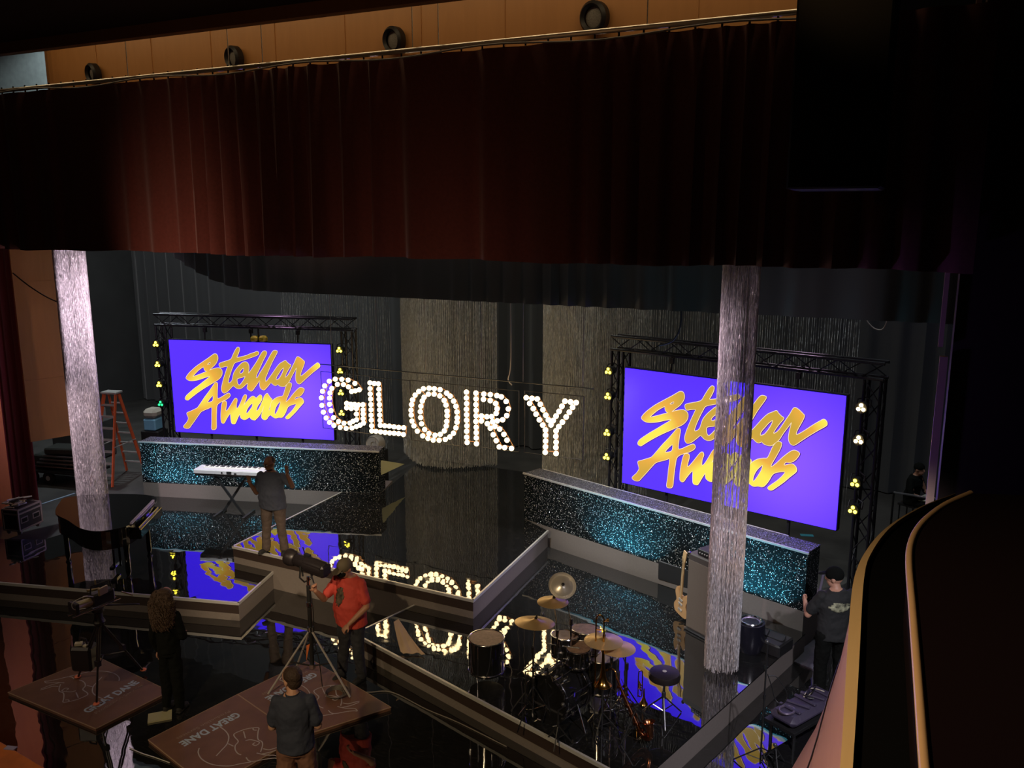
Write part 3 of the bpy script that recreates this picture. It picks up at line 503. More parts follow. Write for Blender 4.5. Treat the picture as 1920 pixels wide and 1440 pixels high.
def par(p,ang,u,z,m,lab,grp):
    d=Vector((math.cos(ang),math.sin(ang))); q=Vector((p[0],p[1]))+d*u-Vector((-d.y,d.x))*.02
    t=empty('stage_light',(q.x,q.y,z),ang,lab,'stage light',grp)
    MB().lathe([(.085,0),(.085,.02),(.075,.16),(.05,.22)],ax=(0,1,0),n=16).build('housing',BLK,t,True)
    a=MB(); a.tube([(-.1,.1,0),(-.1,.15,.1),(0,.2,.13),(.1,.15,.1),(.1,.1,0)],.012,6); a.build('yoke',BLK,t)
    for k in range(3):
        th=PI/2+k*2*PI/3; b=MB(); b.sph((.042*math.cos(th),-.008,.042*math.sin(th)),(.028,.015,.028),10,6); b.build('lens',m,t,True)
names=['top','second','third','bottom']
for i,(z,m) in enumerate(((3.33,YL),(2.86,YL),(2.39,YL),(1.94,GR))):
    par(LS,LA,-.33,z,m,('green triple stage light at the bottom of the left screen outer upright' if m is GR else names[i]+' yellow triple stage light on the outer upright of the left screen'),'triple lights on the left screen truss')
for i,z in enumerate((3.33,2.86,2.38,1.92)):
    par(LS,LA,4.11,z,YL,names[i]+' yellow triple stage light on the inner upright of the left screen beside the G','triple lights on the left screen truss')
for i,z in enumerate((3.42,2.95,2.26,1.80)):
    par(RS,RA,-.35,z,YL,names[i]+' yellow triple stage light on the inner upright of the right screen','triple lights on the right screen truss')
for i,(z,m) in enumerate(((3.37,YW),(2.87,YW),(2.19,YL),(1.76,YL))):
    par(RS,RA,4.13,z,m,names[i]+' triple stage light on the outer upright of the right screen','triple lights on the right screen truss')
# yellow hoist above left screen
t=empty('chain_hoist',(0,0,0),0,'small yellow chain hoist sitting on top of the left screen','hoist')
c=LS+Vector((math.cos(LA),math.sin(LA)))*2.16; YEL=mat('yellow_paint',(.55,.42,.03),.5)
MB().box((c.x-.1,c.y+.05,3.50),(.17,.16,.15),rz=LA,bev=.04).build('motor',YEL,t); MB().box((c.x+.1,c.y+.1,3.51),(.17,.16,.15),rz=LA,bev=.04).build('gearbox',YEL,t)
MB().cyl((c.x,c.y+.07,3.44),(c.x,c.y+.07,3.75),.02,n=8).build('hook',BLK,t)
# ---- marquee letters ----
BULB=mat('warm_bulb',(.9,.8,.6),.3,emit=(1.,.72,.36),es=6.5); WIRE=mat('copper_wire_frame',(.36,.18,.08),.5,.2)
bm_=MB(); bm_.sph((0,0,0),(.047,.047,.047),14,9); proto=None
ORD={'G':'G','L':'L','O':'O','R':'R','Y':'Y'}
for k,pts in BULBS.items():
    xs=[p[0] for p in pts]; zs=[p[1] for p in pts]; cx=(min(xs)+max(xs))/2; zb=min(zs)
    t=empty('marquee_letter',(cx,13.65,zb),0,'glowing bulb letter %s of the word on the hanging sign'%k,'marquee letter','bulb letters of the hanging sign')
    m=MB(); n=len(pts)
    for i,(x,z) in enumerate(pts):
        m.cyl((x-cx,.035,z-zb),(x-cx,.10,z-zb),.018,.022,n=7)
        x2,z2_=pts[(i+1)%n]
        if math.hypot(x2-x,z2_-z)<.24: m.cyl((x-cx,.1,z-zb),(x2-cx,.1,z2_-zb),.008,n=5,caps=False)
    m.build('wire_frame',WIRE,t)
    x0,x1,z0,z1=min(xs)-.09-cx,max(xs)+.09-cx,-.09,max(zs)-zb+.09
    m=MB(); m.tube([(x0,.13,z0),(x1,.13,z0),(x1,.13,z1),(x0,.13,z1)],.010,6,closed=True); m.build('rear_frame',BLK,t)
    for i,(x,z) in enumerate(pts):
        if proto is None: proto=bm_.build('bulb',BULB,t,True); b=proto
        else:
            b=proto.copy(); COL.objects.link(b)
        b.parent=t; b.location=(x-cx,0,z-zb)
t=empty('sign_rigging',(0,13.78,0),0,'black pipe and thin wires that the bulb letters hang from','rigging')
m=MB(); m.cyl((-10.9,0,3.24),(-5.0,0,3.24),.012,n=6); m.build('pipe',BLK,t)
m=MB()
for x in (-10.6,-9.5,-8.4,-7.2,-6.35,-5.2): m.cyl((x,0,3.24),(x,0,7.5),.006,n=5)
m.build('suspension_wire',mat('grey_wire',(.25,.22,.2),.5,.3),t)
# black monitor panel hanging centre
# ================= LEFT STAGE PROPS =================
# grand piano
PB=mat('piano_black',(.006,.006,.006),.05,ior=2.0,coat=1.); KW=mat('ivory',(.75,.72,.66),.4)
t=empty('grand_piano',(0,0,0),0,'black gloss grand piano with closed lid on the left deck','piano')
pz=1.28
out=[at(x,y,pz) for x,y in [(104,962),(112,942),(128,932),(205,926),(288,930),(286,950),(266,968),(243,984),(215,992),(180,996),(150,990),(128,976)]]
poly=[(p.x,p.y) for p in catmull([out[0],out[1],out[2],out[3],out[4],out[5],out[6],out[7],out[8],out[9],out[10],out[11]],5,True)]
poly=[]; 
pp=[Vector((p.x,p.y,0)) for p in out]
poly=[tuple(p.xy) for p in catmull(pp,4,True)]
cxp=sum(p[0] for p in poly)/len(poly); cyp=sum(p[1] for p in poly)/len(poly)
ins=[(cxp+(x-cxp)*.96,cyp+(y-cyp)*.96) for x,y in poly]
MB().prism(poly,pz-.03,pz).build('lid',PB,t); MB().prism(ins,pz-.34,pz-.035).build('case',PB,t)
kA=at(243,984,pz); kB=at(286,940,pz); kd=(kB-kA).normalized(); kn=Vector((kd.y,-kd.x,0))
m=MB(); ka=math.atan2(kd.y,kd.x); c=(kA+kB)/2
MB().box((c.x+kn.x*.06,c.y+kn.y*.06,pz-.18),((kB-kA).length*.96,.2,.16),rz=ka,bev=.01).build('key_bed',PB,t)
MB().box((c.x+kn.x*.05,c.y+kn.y*.05,pz-.09),((kB-kA).length*.88,.14,.03),rz=ka,bev=.01).build('keyboard_lid',PB,t)
MB().box((c.x+kn.x*.02,c.y+kn.y*.02,pz+.02),((kB-kA).length*.98,.035,.03),rz=ka).build('music_desk',mat('pale_desk_edge',(.70,.62,.78),.3,coat=.5),t)
for (x,y) in ((poly[2][0]*.85+cxp*.15,poly[2][1]*.85+cyp*.15),(kB.x*.85+cxp*.15,kB.y*.85+cyp*.15),(kA.x*.8+cxp*.2,kA.y*.8+cyp*.2)):
    MB().lathe([(.05,Z1),(.03,Z1+.05),(.045,Z1+.12),(.045,Z1+.5),(.07,pz-.33)],c=(x,y,0),n=10).build('leg',PB,t,True)
m=MB(); m.box((cxp+.3,cyp-.1,Z1+.12),(.3,.06,.05),rz=ka); m.cyl((cxp+.3,cyp-.1,Z1+.12),(cxp+.3,cyp-.1,pz-.34),.02,n=6); m.cyl((cxp+.4,cyp-.06,Z1+.12),(cxp+.4,cyp-.06,pz-.34),.02,n=6); m.build('pedal_lyre',PB,t)
# keyboard on X stand
kz=Z1+.92; a=at(362,884,kz); b=at(492,890,kz); d=(b-a); L=d.length; an=math.atan2(d.y,d.x)
t=empty('keyboard',((a.x+b.x)/2,(a.y+b.y)/2,Z1),an,'silver electric keyboard on a black folding stand before the left glitter wall','keyboard')
SG=mat('silver_plastic',(.55,.53,.55),.4); 
MB().box((0,.17,kz-Z1),(L,.34,.09),bev=.015).build('body',SG,t); MB().box((0,.17,kz-Z1-.065),(L*.98,.3,.04)).build('underside',BLK,t)
m=MB(); m.box((0,.22,kz-Z1+.048),(L*.8,.17,.014)); m.build('white_keys',KW,t)
m=MB()
for i in range(36):
    if i%7 in (2,6): continue
    m.box((-L*.4+L*.8*(i+.5)/36,.25,kz-Z1+.06),(.016,.1,.012))
m.build('black_keys',BLK,t)
m=MB(); m.box((.03,-.002,kz-Z1),(.1,.012,.06)); m.box((-.12,-.002,kz-Z1),(.03,.01,.03)); m.box((.16,-.002,kz-Z1-.01),(.05,.01,.03)); m.build('jack_panel',BLK,t)
for s_ in (-1,1):
    m=MB(); m.box((0,.06+.2*(s_>0),.41),(.045,.03,1.10),rot=Euler((0,s_*rad(35),0))); m.build('stand_leg',BLK,t)
for s_ in (-1,1):
    m=MB(); m.box((s_*.31,.16,.02),(.05,.5,.04)); m.box((s_*.3,.16,.86),(.04,.36,.03)); m.build('crossbar',BLK,t)
# step ladder
LAD=mat('orange_fibreglass',(.55,.10,.03),.5); ALU=mat('aluminium',(.55,.55,.53),.4,.6)
def ladder(loc,rz,Hh,w0,w1,spread,label,n=8):
    t=empty('step_ladder',loc,rz,label,'ladder')
    for s_ in (-1,1):
        m=MB(); a=Vector((s_*w0/2,-spread/2,0)); b=Vector((s_*w1/2,-.06,Hh)); dd=b-a
        m.box((a+b)/2,(.03,.085,dd.length),rot=dd.to_track_quat('Z','Y').to_matrix()); m.build('front_rail',LAD,t)
        m=MB(); a=Vector((s_*w0/2*.9,spread/2,0)); b=Vector((s_*w1/2*.9,.06,Hh)); dd=b-a
        m.box((a+b)/2,(.03,.07,dd.length),rot=dd.to_track_quat('Z','Y').to_matrix()); m.build('rear_rail',LAD,t)
    for k in range(1,n):
        f=k/n; w=w0+(w1-w0)*f; y=-spread/2+(spread/2-.06)*f
        MB().box((0,y,Hh*f),(w,.10,.035)).build('step',ALU,t)
        if k: MB().box((0,spread/2-(spread/2-.06)*f,Hh*f),(w*.88,.04,.03)).build('rear_rung',ALU,t)
    MB().box((0,0,Hh+.02),(w1+.1,.28,.05),bev=.01).build('top_cap',ALU,t)
    m=MB()
    for s_ in (-1,1): m.cyl((s_*w0*.42,-spread*.33,Hh*.42),(s_*w0*.40,spread*.33,Hh*.42),.012,n=6)
    m.build('spreader',ALU,t); return t
lp=at(206,915,0); ladder((lp.x-.42,lp.y+.62,0),rad(14),2.10,.56,.30,1.28,'orange fibreglass step ladder standing behind the left bead column')
# upstage covered things next to ladder
p=at(286,835,0.0); q=atY(289,800,15.2)
t=empty('equipment_stack',(q.x,15.2,0),rad(14),'dark cart with pale cloth and light blue box behind the left glitter wall','cart')
MB().box((0,0,.42),(.5,.45,.84),bev=.02).build('cart',BLK,t); MB().box((0,0,1.0),(.34,.4,.30),bev=.03).build('blue_box',mat('light_blue',(.18,.42,.60),.5),t)
MB().box((0,.0,1.28),(.38,.42,.24),bev=.08).build('folded_cloth',mat('pale_cloth',(.35,.33,.28),.9),t)
# flight cases at left edge
CASE=mat('case_laminate',(.05,.045,.05),.5,noise=.1); CAL=mat('case_aluminium',(.50,.43,.43),.4,.4)
def case(loc,rz,w,d,h,label,wheels=False,z=0):
    t=empty('flight_case',(loc[0],loc[1],z),rz,label,'flight case'); o=.09 if wheels else 0
    MB().box((0,0,o+h/2),(w,d,h)).build('body',CASE,t)
    m=MB(); e=.028
    for sx in(-1,1):
        for sy in(-1,1): m.box((sx*w/2,sy*d/2,o+h/2),(e,e,h))
        for zz in(0,h,h*.8): m.box((sx*w/2,0,o+zz),(e,d,e))
    for sy in(-1,1):
        for zz in(0,h,h*.8): m.box((0,sy*d/2,o+zz),(w,e,e))
    m.build('edge_trim',CAL,t)
    for sx in(-1,1):
        m=MB(); m.box((sx*w*.26,-d/2-.004,o+h*.45),(.17,.012,.11)); m.build('recessed_handle',CAL,t)
        m=MB(); m.box((sx*w*.26,-d/2-.012,o+h*.45),(.13,.006,.075)); m.build('handle_dish',BLK,t)
    if wheels:
        for sx in(-1,1):
            for sy in(-1,1): MB().cyl((sx*w*.4-.02,sy*d*.35,.045),(sx*w*.4+.02,sy*d*.35,.045),.045,n=12).build('caster',CAL,t)
    return t
za=Z1+.10; ca=at(37,995,za); cb=at(79,976,za); dv=(cb-ca); cz=math.atan2(dv.y,dv.x); nn_=Vector((-dv.y,dv.x,0)).normalized(); lowc=(ca+cb)/2+nn_*.17
case((lowc.x,lowc.y),cz,dv.length,.34,.40,'grey flight case with metal edges on castors beside the left wood panel',True,Z1)
t=empty('cable_pile',(lowc.x-.1,lowc.y,Z1+.50),cz,'small pile of pale cables and metal clamps lying on the flight case','cables')
for k in range(5):
    m=MB(); m.tube(catmull([(random.uniform(-.3,.2),random.uniform(-.2,.2),.03+.02*k) for _ in range(6)],5),.013,6); m.build('cable',[SILV,BLK,mat('tan_cord',(.5,.42,.28),.6),BLK,SILV][k],t)
MB().box((-.1,-.1,.05),(.2,.1,.06),rz=.4,bev=.01).build('clamp',ALU,t)
# dolly / equipment cart with wheels at the back left
q=at(105,905,.0)
t=empty('equipment_cart',(q.x+.15,q.y+.25,0),rad(10),'low black cart loaded with dark lighting gear behind the left bead column','cart')
MB().box((0,0,.3),(1.7,.8,.06),bev=.01).build('deck',BLK,t)
for sx in(-.72,-.25,.7): MB().cyl((sx,-.38,.15),(sx,-.30,.15),.15,n=18).build('wheel',RUB,t); MB().cyl((sx,-.385,.15),(sx,-.37,.15),.06,n=12).build('hub',ALU,t)
for i,(x,y,z,w,h) in enumerate(((-.3,0,.5,.9,.32),(.45,.1,.45,.6,.22),(.1,0,.78,1.0,.16))): MB().box((x,y,z),(w,.5,h),rz=.08*i,bev=.03).build('lamp_body',mat('dark_grey_metal',(.06,.065,.06),.4,.4),t)
for k in range(4): m=MB(); m.cyl((-.7+k*.1,-.3,.40+.09*k),(.8,-.32,.42+.09*k),.02,n=6); m.build('rail',STEEL,t)
q=at(110,860,.2)
t=empty('equipment_rack',(q.x-.3,q.y+1.0,0),rad(12),'dark stack of stage gear under the wood panel','equipment')
MB().box((0,0,.5),(1.4,.7,1.0),bev=.03).build('shelf_unit',mat('rack_dark_grey',(.04,.04,.04),.6),t); MB().box((.1,0,1.15),(.9,.5,.3),rz=.2,bev=.05).build('bundle',CLOTHB,t); MB().box((.2,-.36,1.02),(.9,.05,.05),rz=.03).build('rail',STEEL,t)  # dark grey shelf unit with a bundle and rail on top
# tape line
TAPE=mat('pale_blue_tape',(.30,.42,.55),.6)
a=at(78,944,0);b=at(140,924,0); d=b-a
setp(MB().box(((a.x+b.x)/2,(a.y+b.y)/2,-.009),(d.length,.05,.004),rz=math.atan2(d.y,d.x)).build('floor_tape',TAPE),'pale blue tape line on the stage floor beside the flight cases','tape')
q=at(262,885,0)
t=empty('storage_box',(q.x-.1,q.y+1.2,0),.2,'dark blue plastic crate behind the ladder legs','crate')
MB().box((0,0,.2),(.5,.4,.4),bev=.02).build('crate',mat('dark_blue_plastic',(.05,.08,.22),.5),t)
# pieces stored below and beside the screens upstage
q=atY(702,833,15.6)
t=empty('fan',(q.x,15.6,0),0,'round pale metal drum end standing behind the left glitter wall','equipment')
MB().lathe([(.001,-.02),(.06,-.02),(.07,-.05),(.17,-.04),(.19,-.06),(.21,0),(.2,.15)],c=(0,0,q.z),ax=(0,1,0),n=24,caps=False).build('drum_end',mat('dull_tin',(.35,.33,.3),.5,.3),t,True); MB().box((0,.15,(q.z-.15)/2+.02),(.35,.25,q.z-.2)).build('base',BLK,t)
# pale triangular flat beside left wall
a=at(714,892,Z2); 
t=empty('corner_flat',(0,0,0),0,'small pale yellow green triangular corner piece beside the left glitter wall','scenery')
v0=atY(714,864,14.05); v1=atY(757,871,14.9); v2=atY(714,891,14.05)
MB().add([v0,v1,v2,v0+Vector((0,.04,0)),v1+Vector((0,.04,0)),v2+Vector((0,.04,0))],[(0,2,1),(3,4,5),(0,1,4,3),(1,2,5,4),(2,0,3,5)]).build('panel',mat('pale_yellow_green',(.50,.50,.27),.6),t)
# seats/cones behind
for (px,py,l) in ((1345,985,'left red traffic cone in the gap under the right screen'),(1420,985,'right red traffic cone in the gap under the right screen')):
    q=atY(px,py,14.9 if px<1400 else 14.7); t=empty('traffic_cone',(q.x,q.y,0),0,l,'traffic cone')
    m=MB(); m.lathe([(.17,.02),(.15,.04),(.03,.72),(.02,.73)],n=16); m.build('cone',mat('cone_red',(.5,.03,.02),.5),t,True); MB().box((0,0,.012),(.4,.4,.02)).build('base',RUB,t)
# ================= DRUM KIT AND INSTRUMENTS =================
BRONZE=mat('bronze_cymbal',(.80,.56,.27),.30,.65,bump=.10,bscale=120); BRASS=mat('brass_lacquer',(.75,.42,.12),.18,1.); SKIN_D=mat('drum_head_film',(.33,.22,.165),.35,noise=.25,nscale=22,coat=.3)
DBLK=mat('drum_shell_black',(.01,.01,.011),.12,coat=.8); HEADW=mat('white_drum_head',(.55,.5,.46),.5)
def drum(name,c,r,h,label,tilt=(0,0,1),head=SKIN_D,legs=0,lugs=8,cat='drum',grp=None,base=None):
    ax=Vector(tilt).normalized(); c=Vector(c)
    t=empty(name,(c.x,c.y,base if base is not None else c.z-h),0,label,cat,grp); o=c-t.location
    MB().lathe([(r*.98,-h),(r,-h),(r,-.012),(r*.98,-.012)],c=o,ax=ax,n=32).build('shell',DBLK,t,True)
    MB().lathe([(.001,-.004),(r*.97,-.004),(r*.985,-.012)],c=o,ax=ax,n=32,caps=False).build('drum_head',head,t,True)
    for hh in (-.018,-h+.02):
        m=MB(); d,u,w=m.frame(ax); m.tube([o+d*(hh+.012)+(u*math.cos(a)+w*math.sin(a))*(r*1.02) for a in [2*PI*i/32 for i in range(32)]],.009,6,closed=True); m.build('hoop',CHR,t,True)
    d,u,w=MB().frame(ax)
    for i in range(lugs):
        a=2*PI*i/lugs; p=o+(u*math.cos(a)+w*math.sin(a))*(r*1.035)
        m=MB(); m.cyl(p-d*.03,p-d*(h-.03),.005,n=5); m.cyl(p-d*(h*.4),p-d*(h*.6),.012,n=6); m.build('lug',CHR,t)
    for i in range(legs):
        a=2*PI*i/legs+.5; p=o+(u*math.cos(a)+w*math.sin(a))*(r*1.05); m=MB(); m.cyl(p-d*(h*.5),Vector((p.x,p.y,0.006)),.008,n=6); m.build('leg',CHR,t)
    return t
def P3(px,py,z): return at(px,py,z)
tz=Z1
ft=P3(912,1195,tz+.60); drum('floor_tom',ft,.225,.46,'black floor tom standing alone at the left of the drum kit',legs=3,base=tz)
ft2=P3(1128,1226,tz+.66); drum('floor_tom',ft2,.215,.46,'black floor tom with white head under the right cymbals',legs=3,base=tz,head=HEADW)
t1=P3(1059,1190,tz+.92); drum('rack_tom',t1,.165,.26,'left rack tom with worn brown head above the bass drum',tilt=(-.05,.12,1),base=tz+.4)
t2=P3(1089,1184,tz+.93); drum('rack_tom',t2+Vector((0.03,.10,0)),.185,.30,'largest rack tom at the back of the drum kit',tilt=(0,.12,1),base=tz+.4)
t3=P3(1085,1213,tz+.86); drum('rack_tom',t3,.145,.24,'small rack tom closest to the front of the kit',tilt=(.03,-.08,1),base=tz+.4)
# bass drum
bc=P3(1049,1296,tz+.30); t=empty('bass_drum',(bc.x,bc.y,tz),0,'large black bass drum facing the front edge of the deck','drum'); ax=Vector((-.30,-1,0)).normalized(); o=Vector((0,0,.30))
MB().lathe([(.27,-.22),(.285,-.22),(.285,.22),(.27,.22)],c=o,ax=ax,n=40).build('shell',DBLK,t,True)
MB().lathe([(.001,.205),(.275,.205)],c=o,ax=ax,n=40,caps=False).build('drum_head',mat('black_drum_head',(.012,.012,.012),.35),t,True)
for hh in (-.23,.23):
    m=MB(); m.lathe([(.272,hh-.02),(.30,hh-.02),(.30,hh+.02),(.272,hh+.02),(.272,hh-.02)],c=o,ax=ax,n=40,caps=False); m.build('hoop',DBLK,t,True)
    m=MB(); d,u,w=m.frame(ax); m.tube([o+d*(hh*.84)+(u*math.cos(a)+w*math.sin(a))*.292 for a in [2*PI*i/40 for i in range(40)]],.006,5,closed=True); m.build('rim_inlay',CHR,t,True)
d,u,w=MB().frame(ax)
for i in range(8):
    a=2*PI*(i+.5)/8; p=o+(u*math.cos(a)+w*math.sin(a))*.312
    m=MB(); m.cyl(p+d*.25,p-d*.25,.005,n=5); m.cyl(p+d*.27-u*.0,p+d*.24+(u*-math.sin(a)+w*math.cos(a))*.05,.008,n=5); m.box(p+d*.1,(.03,.03,.05)); m.build('claw',CHR,t)
for s_ in(-1,1):
    m=MB(); p=o+Vector((s_*.27,-.1,-.05)); m.cyl(p,p+Vector((s_*.16,-.14,-.25)),.008,n=6); m.build('spur',CHR,t)
m=MB(); m.cyl(o+Vector((0,.05,.28)),o+Vector((0,.05,.62)),.014,n=8); m.cyl(o+Vector((-.2,.05,.55)),o+Vector((.22,.08,.57)),.010,n=6); m.box(o+Vector((0,.05,.45)),(.07,.07,.07)); m.cyl(o+Vector((.1,.1,.28)),o+Vector((.13,.1,.5)),.012,n=6); m.build('tom_mount',CHR,t)
# snare + hi-hat area
sn=P3(1105,1232,tz+.58)
drum('snare_drum',P3(1104,1236,tz+.62)+Vector((0,.15,0)),.17,.14,'snare drum half hidden between the small tom and floor tom',head=HEADW,base=tz)
def stand_legs(t,h,spread,m_=CHR,name='tripod_leg',n=3,off=.3,r=.008):
    for i in range(n):
        a=off+2*PI*i/n; m=MB(); m.cyl((spread*math.cos(a),spread*math.sin(a),.008),(0.01*math.cos(a),0.01*math.sin(a),h),r,n=6)
        m.cyl((spread*.5*math.cos(a),spread*.5*math.sin(a),h*.5),(0,0,h*.35),r*.7,n=5); m.build(name,m_,t)
def cymbal(px,py,z,r,tilt,label,kind='cymbal',boom=(0,0),bell=.018,china=False):
    c=P3(px,py,z); b=Vector((c.x+boom[0],c.y+boom[1],tz)); t=empty('cymbal_stand',b,0,label,'cymbal'); o=c-b; ax=Vector(tilt).normalized()
    if china: prof=[(.001,.045),(.05,.045),(.075,.02),(r*.75,.012),(r*.82,-.012),(r,.02),(r,.018),(r*.82,-.015),(r*.75,.009)]
    else: prof=[(.001,.040),(.02,.038),(.045,.026),(.06,.018),(r*.6,.008),(r,-.012),(r,-.015),(r*.6,.005)]
    MB().lathe(prof,c=o,ax=ax,n=48,caps=False).build('cymbal',mat('silver_cymbal',(.66,.62,.56),.32,.5) if china else BRONZE,t,True,ang=rad(60))
    m=MB(); m.lathe([(.018,.04),(.018,.065),(.008,.07),(.007,.09)],c=o,ax=ax,n=10); m.build('wing_nut',BLK,t)
    m=MB(); top=Vector((0,0,o.z*.72)); m.cyl((0,0,.05),top,.012,n=8); m.cyl(top,o+ax*.03,.007,n=6); m.cyl(top-Vector((0,0,.04)),top+Vector((0,0,.04)),.022,n=8); m.cyl((0,0,o.z*.4),(0,0,o.z*.4+.06),.02,n=8); m.build('pole',CHR,t)
    stand_legs(t,.45,.30)
cymbal(1003,1166,tz+1.28,.235,(.22,.12,1),'large tilted cymbal at the left of the drum kit',boom=(-.02,.0))
cymbal(1037,1127,tz+1.45,.185,(.22,.03,1),'medium cymbal just below the upturned bright cymbal',boom=(.05,.02))
cymbal(1054,1099,tz+1.62,.165,(.42,-.62,.75),'upturned bright round cymbal at the top of the drum kit',boom=(.1,.05),china=True)
cymbal(1132,1200,tz+1.12,.225,(.06,.03,1),'upper of the two overlapping cymbals at the right of the kit',boom=(.05,.15))
cymbal(1158,1214,tz+1.0,.21,(.12,.02,1),'lower of the two overlapping cymbals at the right of the kit',boom=(.08,.12))
# hi-hat/pedals hardware
hp=P3(1112,1330,tz); t=empty('drum_pedal',(hp.x,hp.y+.1,tz),.2,'chrome foot pedal beside the bass drum','pedal')
MB().box((0,0,.03),(.1,.3,.02),rot=Euler((.15,0,0))).build('footboard',STEEL,t)
for s_ in(-1,1): m=MB(); m.cyl((s_*.05,.12,0),(s_*.05,.12,.22),.01,n=6); m.build('post',CHR,t)
MB().cyl((-.06,.12,.2),(.06,.12,.2),.008,n=6).build('axle',CHR,t); MB().sph((0,.05,.27),.035,10,7).build('beater',HEADW,t,True)
# mic stands round the kit
def micstand(p,h,label,boom=None,spread=.28,clip=True,round_base=False,extra=False):
    t=empty('microphone_stand',p,0,label,'microphone stand')
    m=MB(); m.cyl((0,0,.02),(0,0,h),.010,n=8); m.cyl((0,0,h*.55),(0,0,h*.55+.06),.016,n=8)
    m.build('pole',BLK,t)
    if round_base: MB().lathe([(.15,0),(.15,.015),(.03,.025)],n=24).build('base',BLK,t,True)
    else: stand_legs(t,.22,spread,BLK,'leg',off=random.random()*2)
    if boom: m=MB(); m.cyl((0,0,h),boom,.007,n=6); m.build('boom_arm',BLK,t); e=Vector(boom)
    else: e=Vector((0,0,h))
    m=MB(); dd=Vector((.0,-.06,.05)); m.cyl(e,e+dd,.012,n=8); m.sph(e+dd,.024,8,6); m.build('microphone',mat('mic_grey',(.12,.12,.12),.4,.6),t,True)
    return t
q=P3(985,1330,tz); micstand((q.x,q.y,tz),.5,'short microphone stand at the left of the bass drum',boom=(.18,.03,.55),spread=.18)
q=P3(1046,1395,tz); micstand((q.x,q.y,tz),.42,'short microphone stand in front of the bass drum',boom=(.02,.15,.40),spread=.16)
q=P3(1165,1345,tz); micstand((q.x,q.y+.1,tz),.9,'boom microphone stand behind the saxophone',boom=(-.22,-.05,.95),spread=.25)
q=P3(1003,1272,tz); micstand((q.x-.02,q.y,tz),.7,'microphone stand left of the kit under the large cymbal',boom=(.1,.1,.85),spread=.22)
# music stool / throne
q=P3(1242,1348,tz); t=empty('drum_throne',(q.x,q.y+.02,tz),0,'round black padded drum stool with chrome tripod legs','stool')
MB().lathe([(.01,.50),(.14,.50),(.185,.525),(.19,.56),(.175,.60),(.10,.612),(.001,.613)],n=28,caps=False).build('seat',mat('black_vinyl',(.014,.011,.012),.35),t,True)
MB().lathe([(.001,.6145),(.026,.6145),(.026,.612)],n=16,caps=False).build('badge',mat('grey_badge',(.4,.4,.4),.5),t)
MB().cyl((0,0,.12),(0,0,.5),.016,n=8).build('post',CHR,t); MB().cyl((0,0,.26),(0,0,.34),.026,n=8).build('height_clamp',BLK,t); stand_legs(t,.28,.27,CHR,'leg',off=.9,r=.010)
# trombone on stand
q=P3(1128,1372,tz); t=empty('trombone',(q.x,q.y,tz),.2,'brass trombone standing upright on a black stand before the kit','trombone')
b0=.62
m=MB(); m.lathe([(.105,0),(.085,.012),(.055,.05),(.035,.12),(.022,.22),(.016,.34),(.012,.62)],c=(0,0,b0-.02),ax=(0,0,1),n=28,caps=False); m.build('bell',BRASS,t,True)
m=MB(); m.tube(catmull([(0,0,b0+.58),(0,0,b0+.72),(-.005,0,b0+.80),(-.045,0,b0+.84),(-.085,0,b0+.80),(-.09,0,b0+.70),(-.09,0,b0+.1),(-.09,0,b0-.1)],6),.0095,8); m.build('slide',BRASS,t,True)
m=MB(); m.tube([(0,-.0,b0+.5),(.0,.0,b0+.5),(-.09,0,b0+.5)],.006,6); m.tube([(0,0,b0+.66),(-.09,0,b0+.66)],.006,6); m.cyl((.03,0,b0+.79),(.055,0,b0+.79),.018,.022,n=10); m.cyl((-.01,0,b0+.76),(.035,0,b0+.79),.008,n=8); m.build('brace',BRASS,t,True)
MB().cyl((0,0,.03),(0,0,b0+.1),.012,n=8).build('stand_pole',BLK,t); stand_legs(t,.24,.2,BLK,'stand_leg')
# saxophone on stand
q=P3(1190,1385,tz); t=empty('saxophone',(q.x,q.y,tz),-.35,'copper coloured saxophone leaning on a stand beside the trombone','saxophone')
SAX=mat('copper_lacquer',(.50,.20,.10),.22,1.)
p0=Vector((-.28,0,.66)); bow=[(-.28,0,.66),(-.2,0,.52),(-.05,0,.30),(.08,0,.13),(.15,0,.08),(.21,0,.12),(.21,0,.20),(.185,0,.30)]
cm=catmull(bow,7); n=len(cm); m=MB(); m.tube(cm,[.012+.030*(i/n)+(.045*max(0,(i/n-.82)/.18)**2) for i in range(n)],14,caps=False); m.build('body',SAX,t,True)
m=MB(); m.tube(catmull([(-.28,0,.66),(-.31,0,.72),(-.36,0,.73),(-.42,0,.69)],6),.010,8); m.cyl((-.42,0,.69),(-.46,0,.66),.014,n=8); m.build('neck',BRASS,t,True)
m=MB()
for i in range(6,34,3):
    p=cm[min(i,n-1)]; m.cyl(p+Vector((0,-.03,.02)),p+Vector((0,-.055,.035)),.018,n=10); m.cyl(p+Vector((.03,.0,.03)),p+Vector((.045,0,.045)),.015,n=8)
m.cyl((-.25,-.04,.62),(.03,-.05,.22),.004,n=5); m.cyl((-.24,.03,.64),(.06,.04,.2),.004,n=5); m.build('keys',SAX,t,True)
stand_legs(t,.34,.2,BLK,'stand_leg')
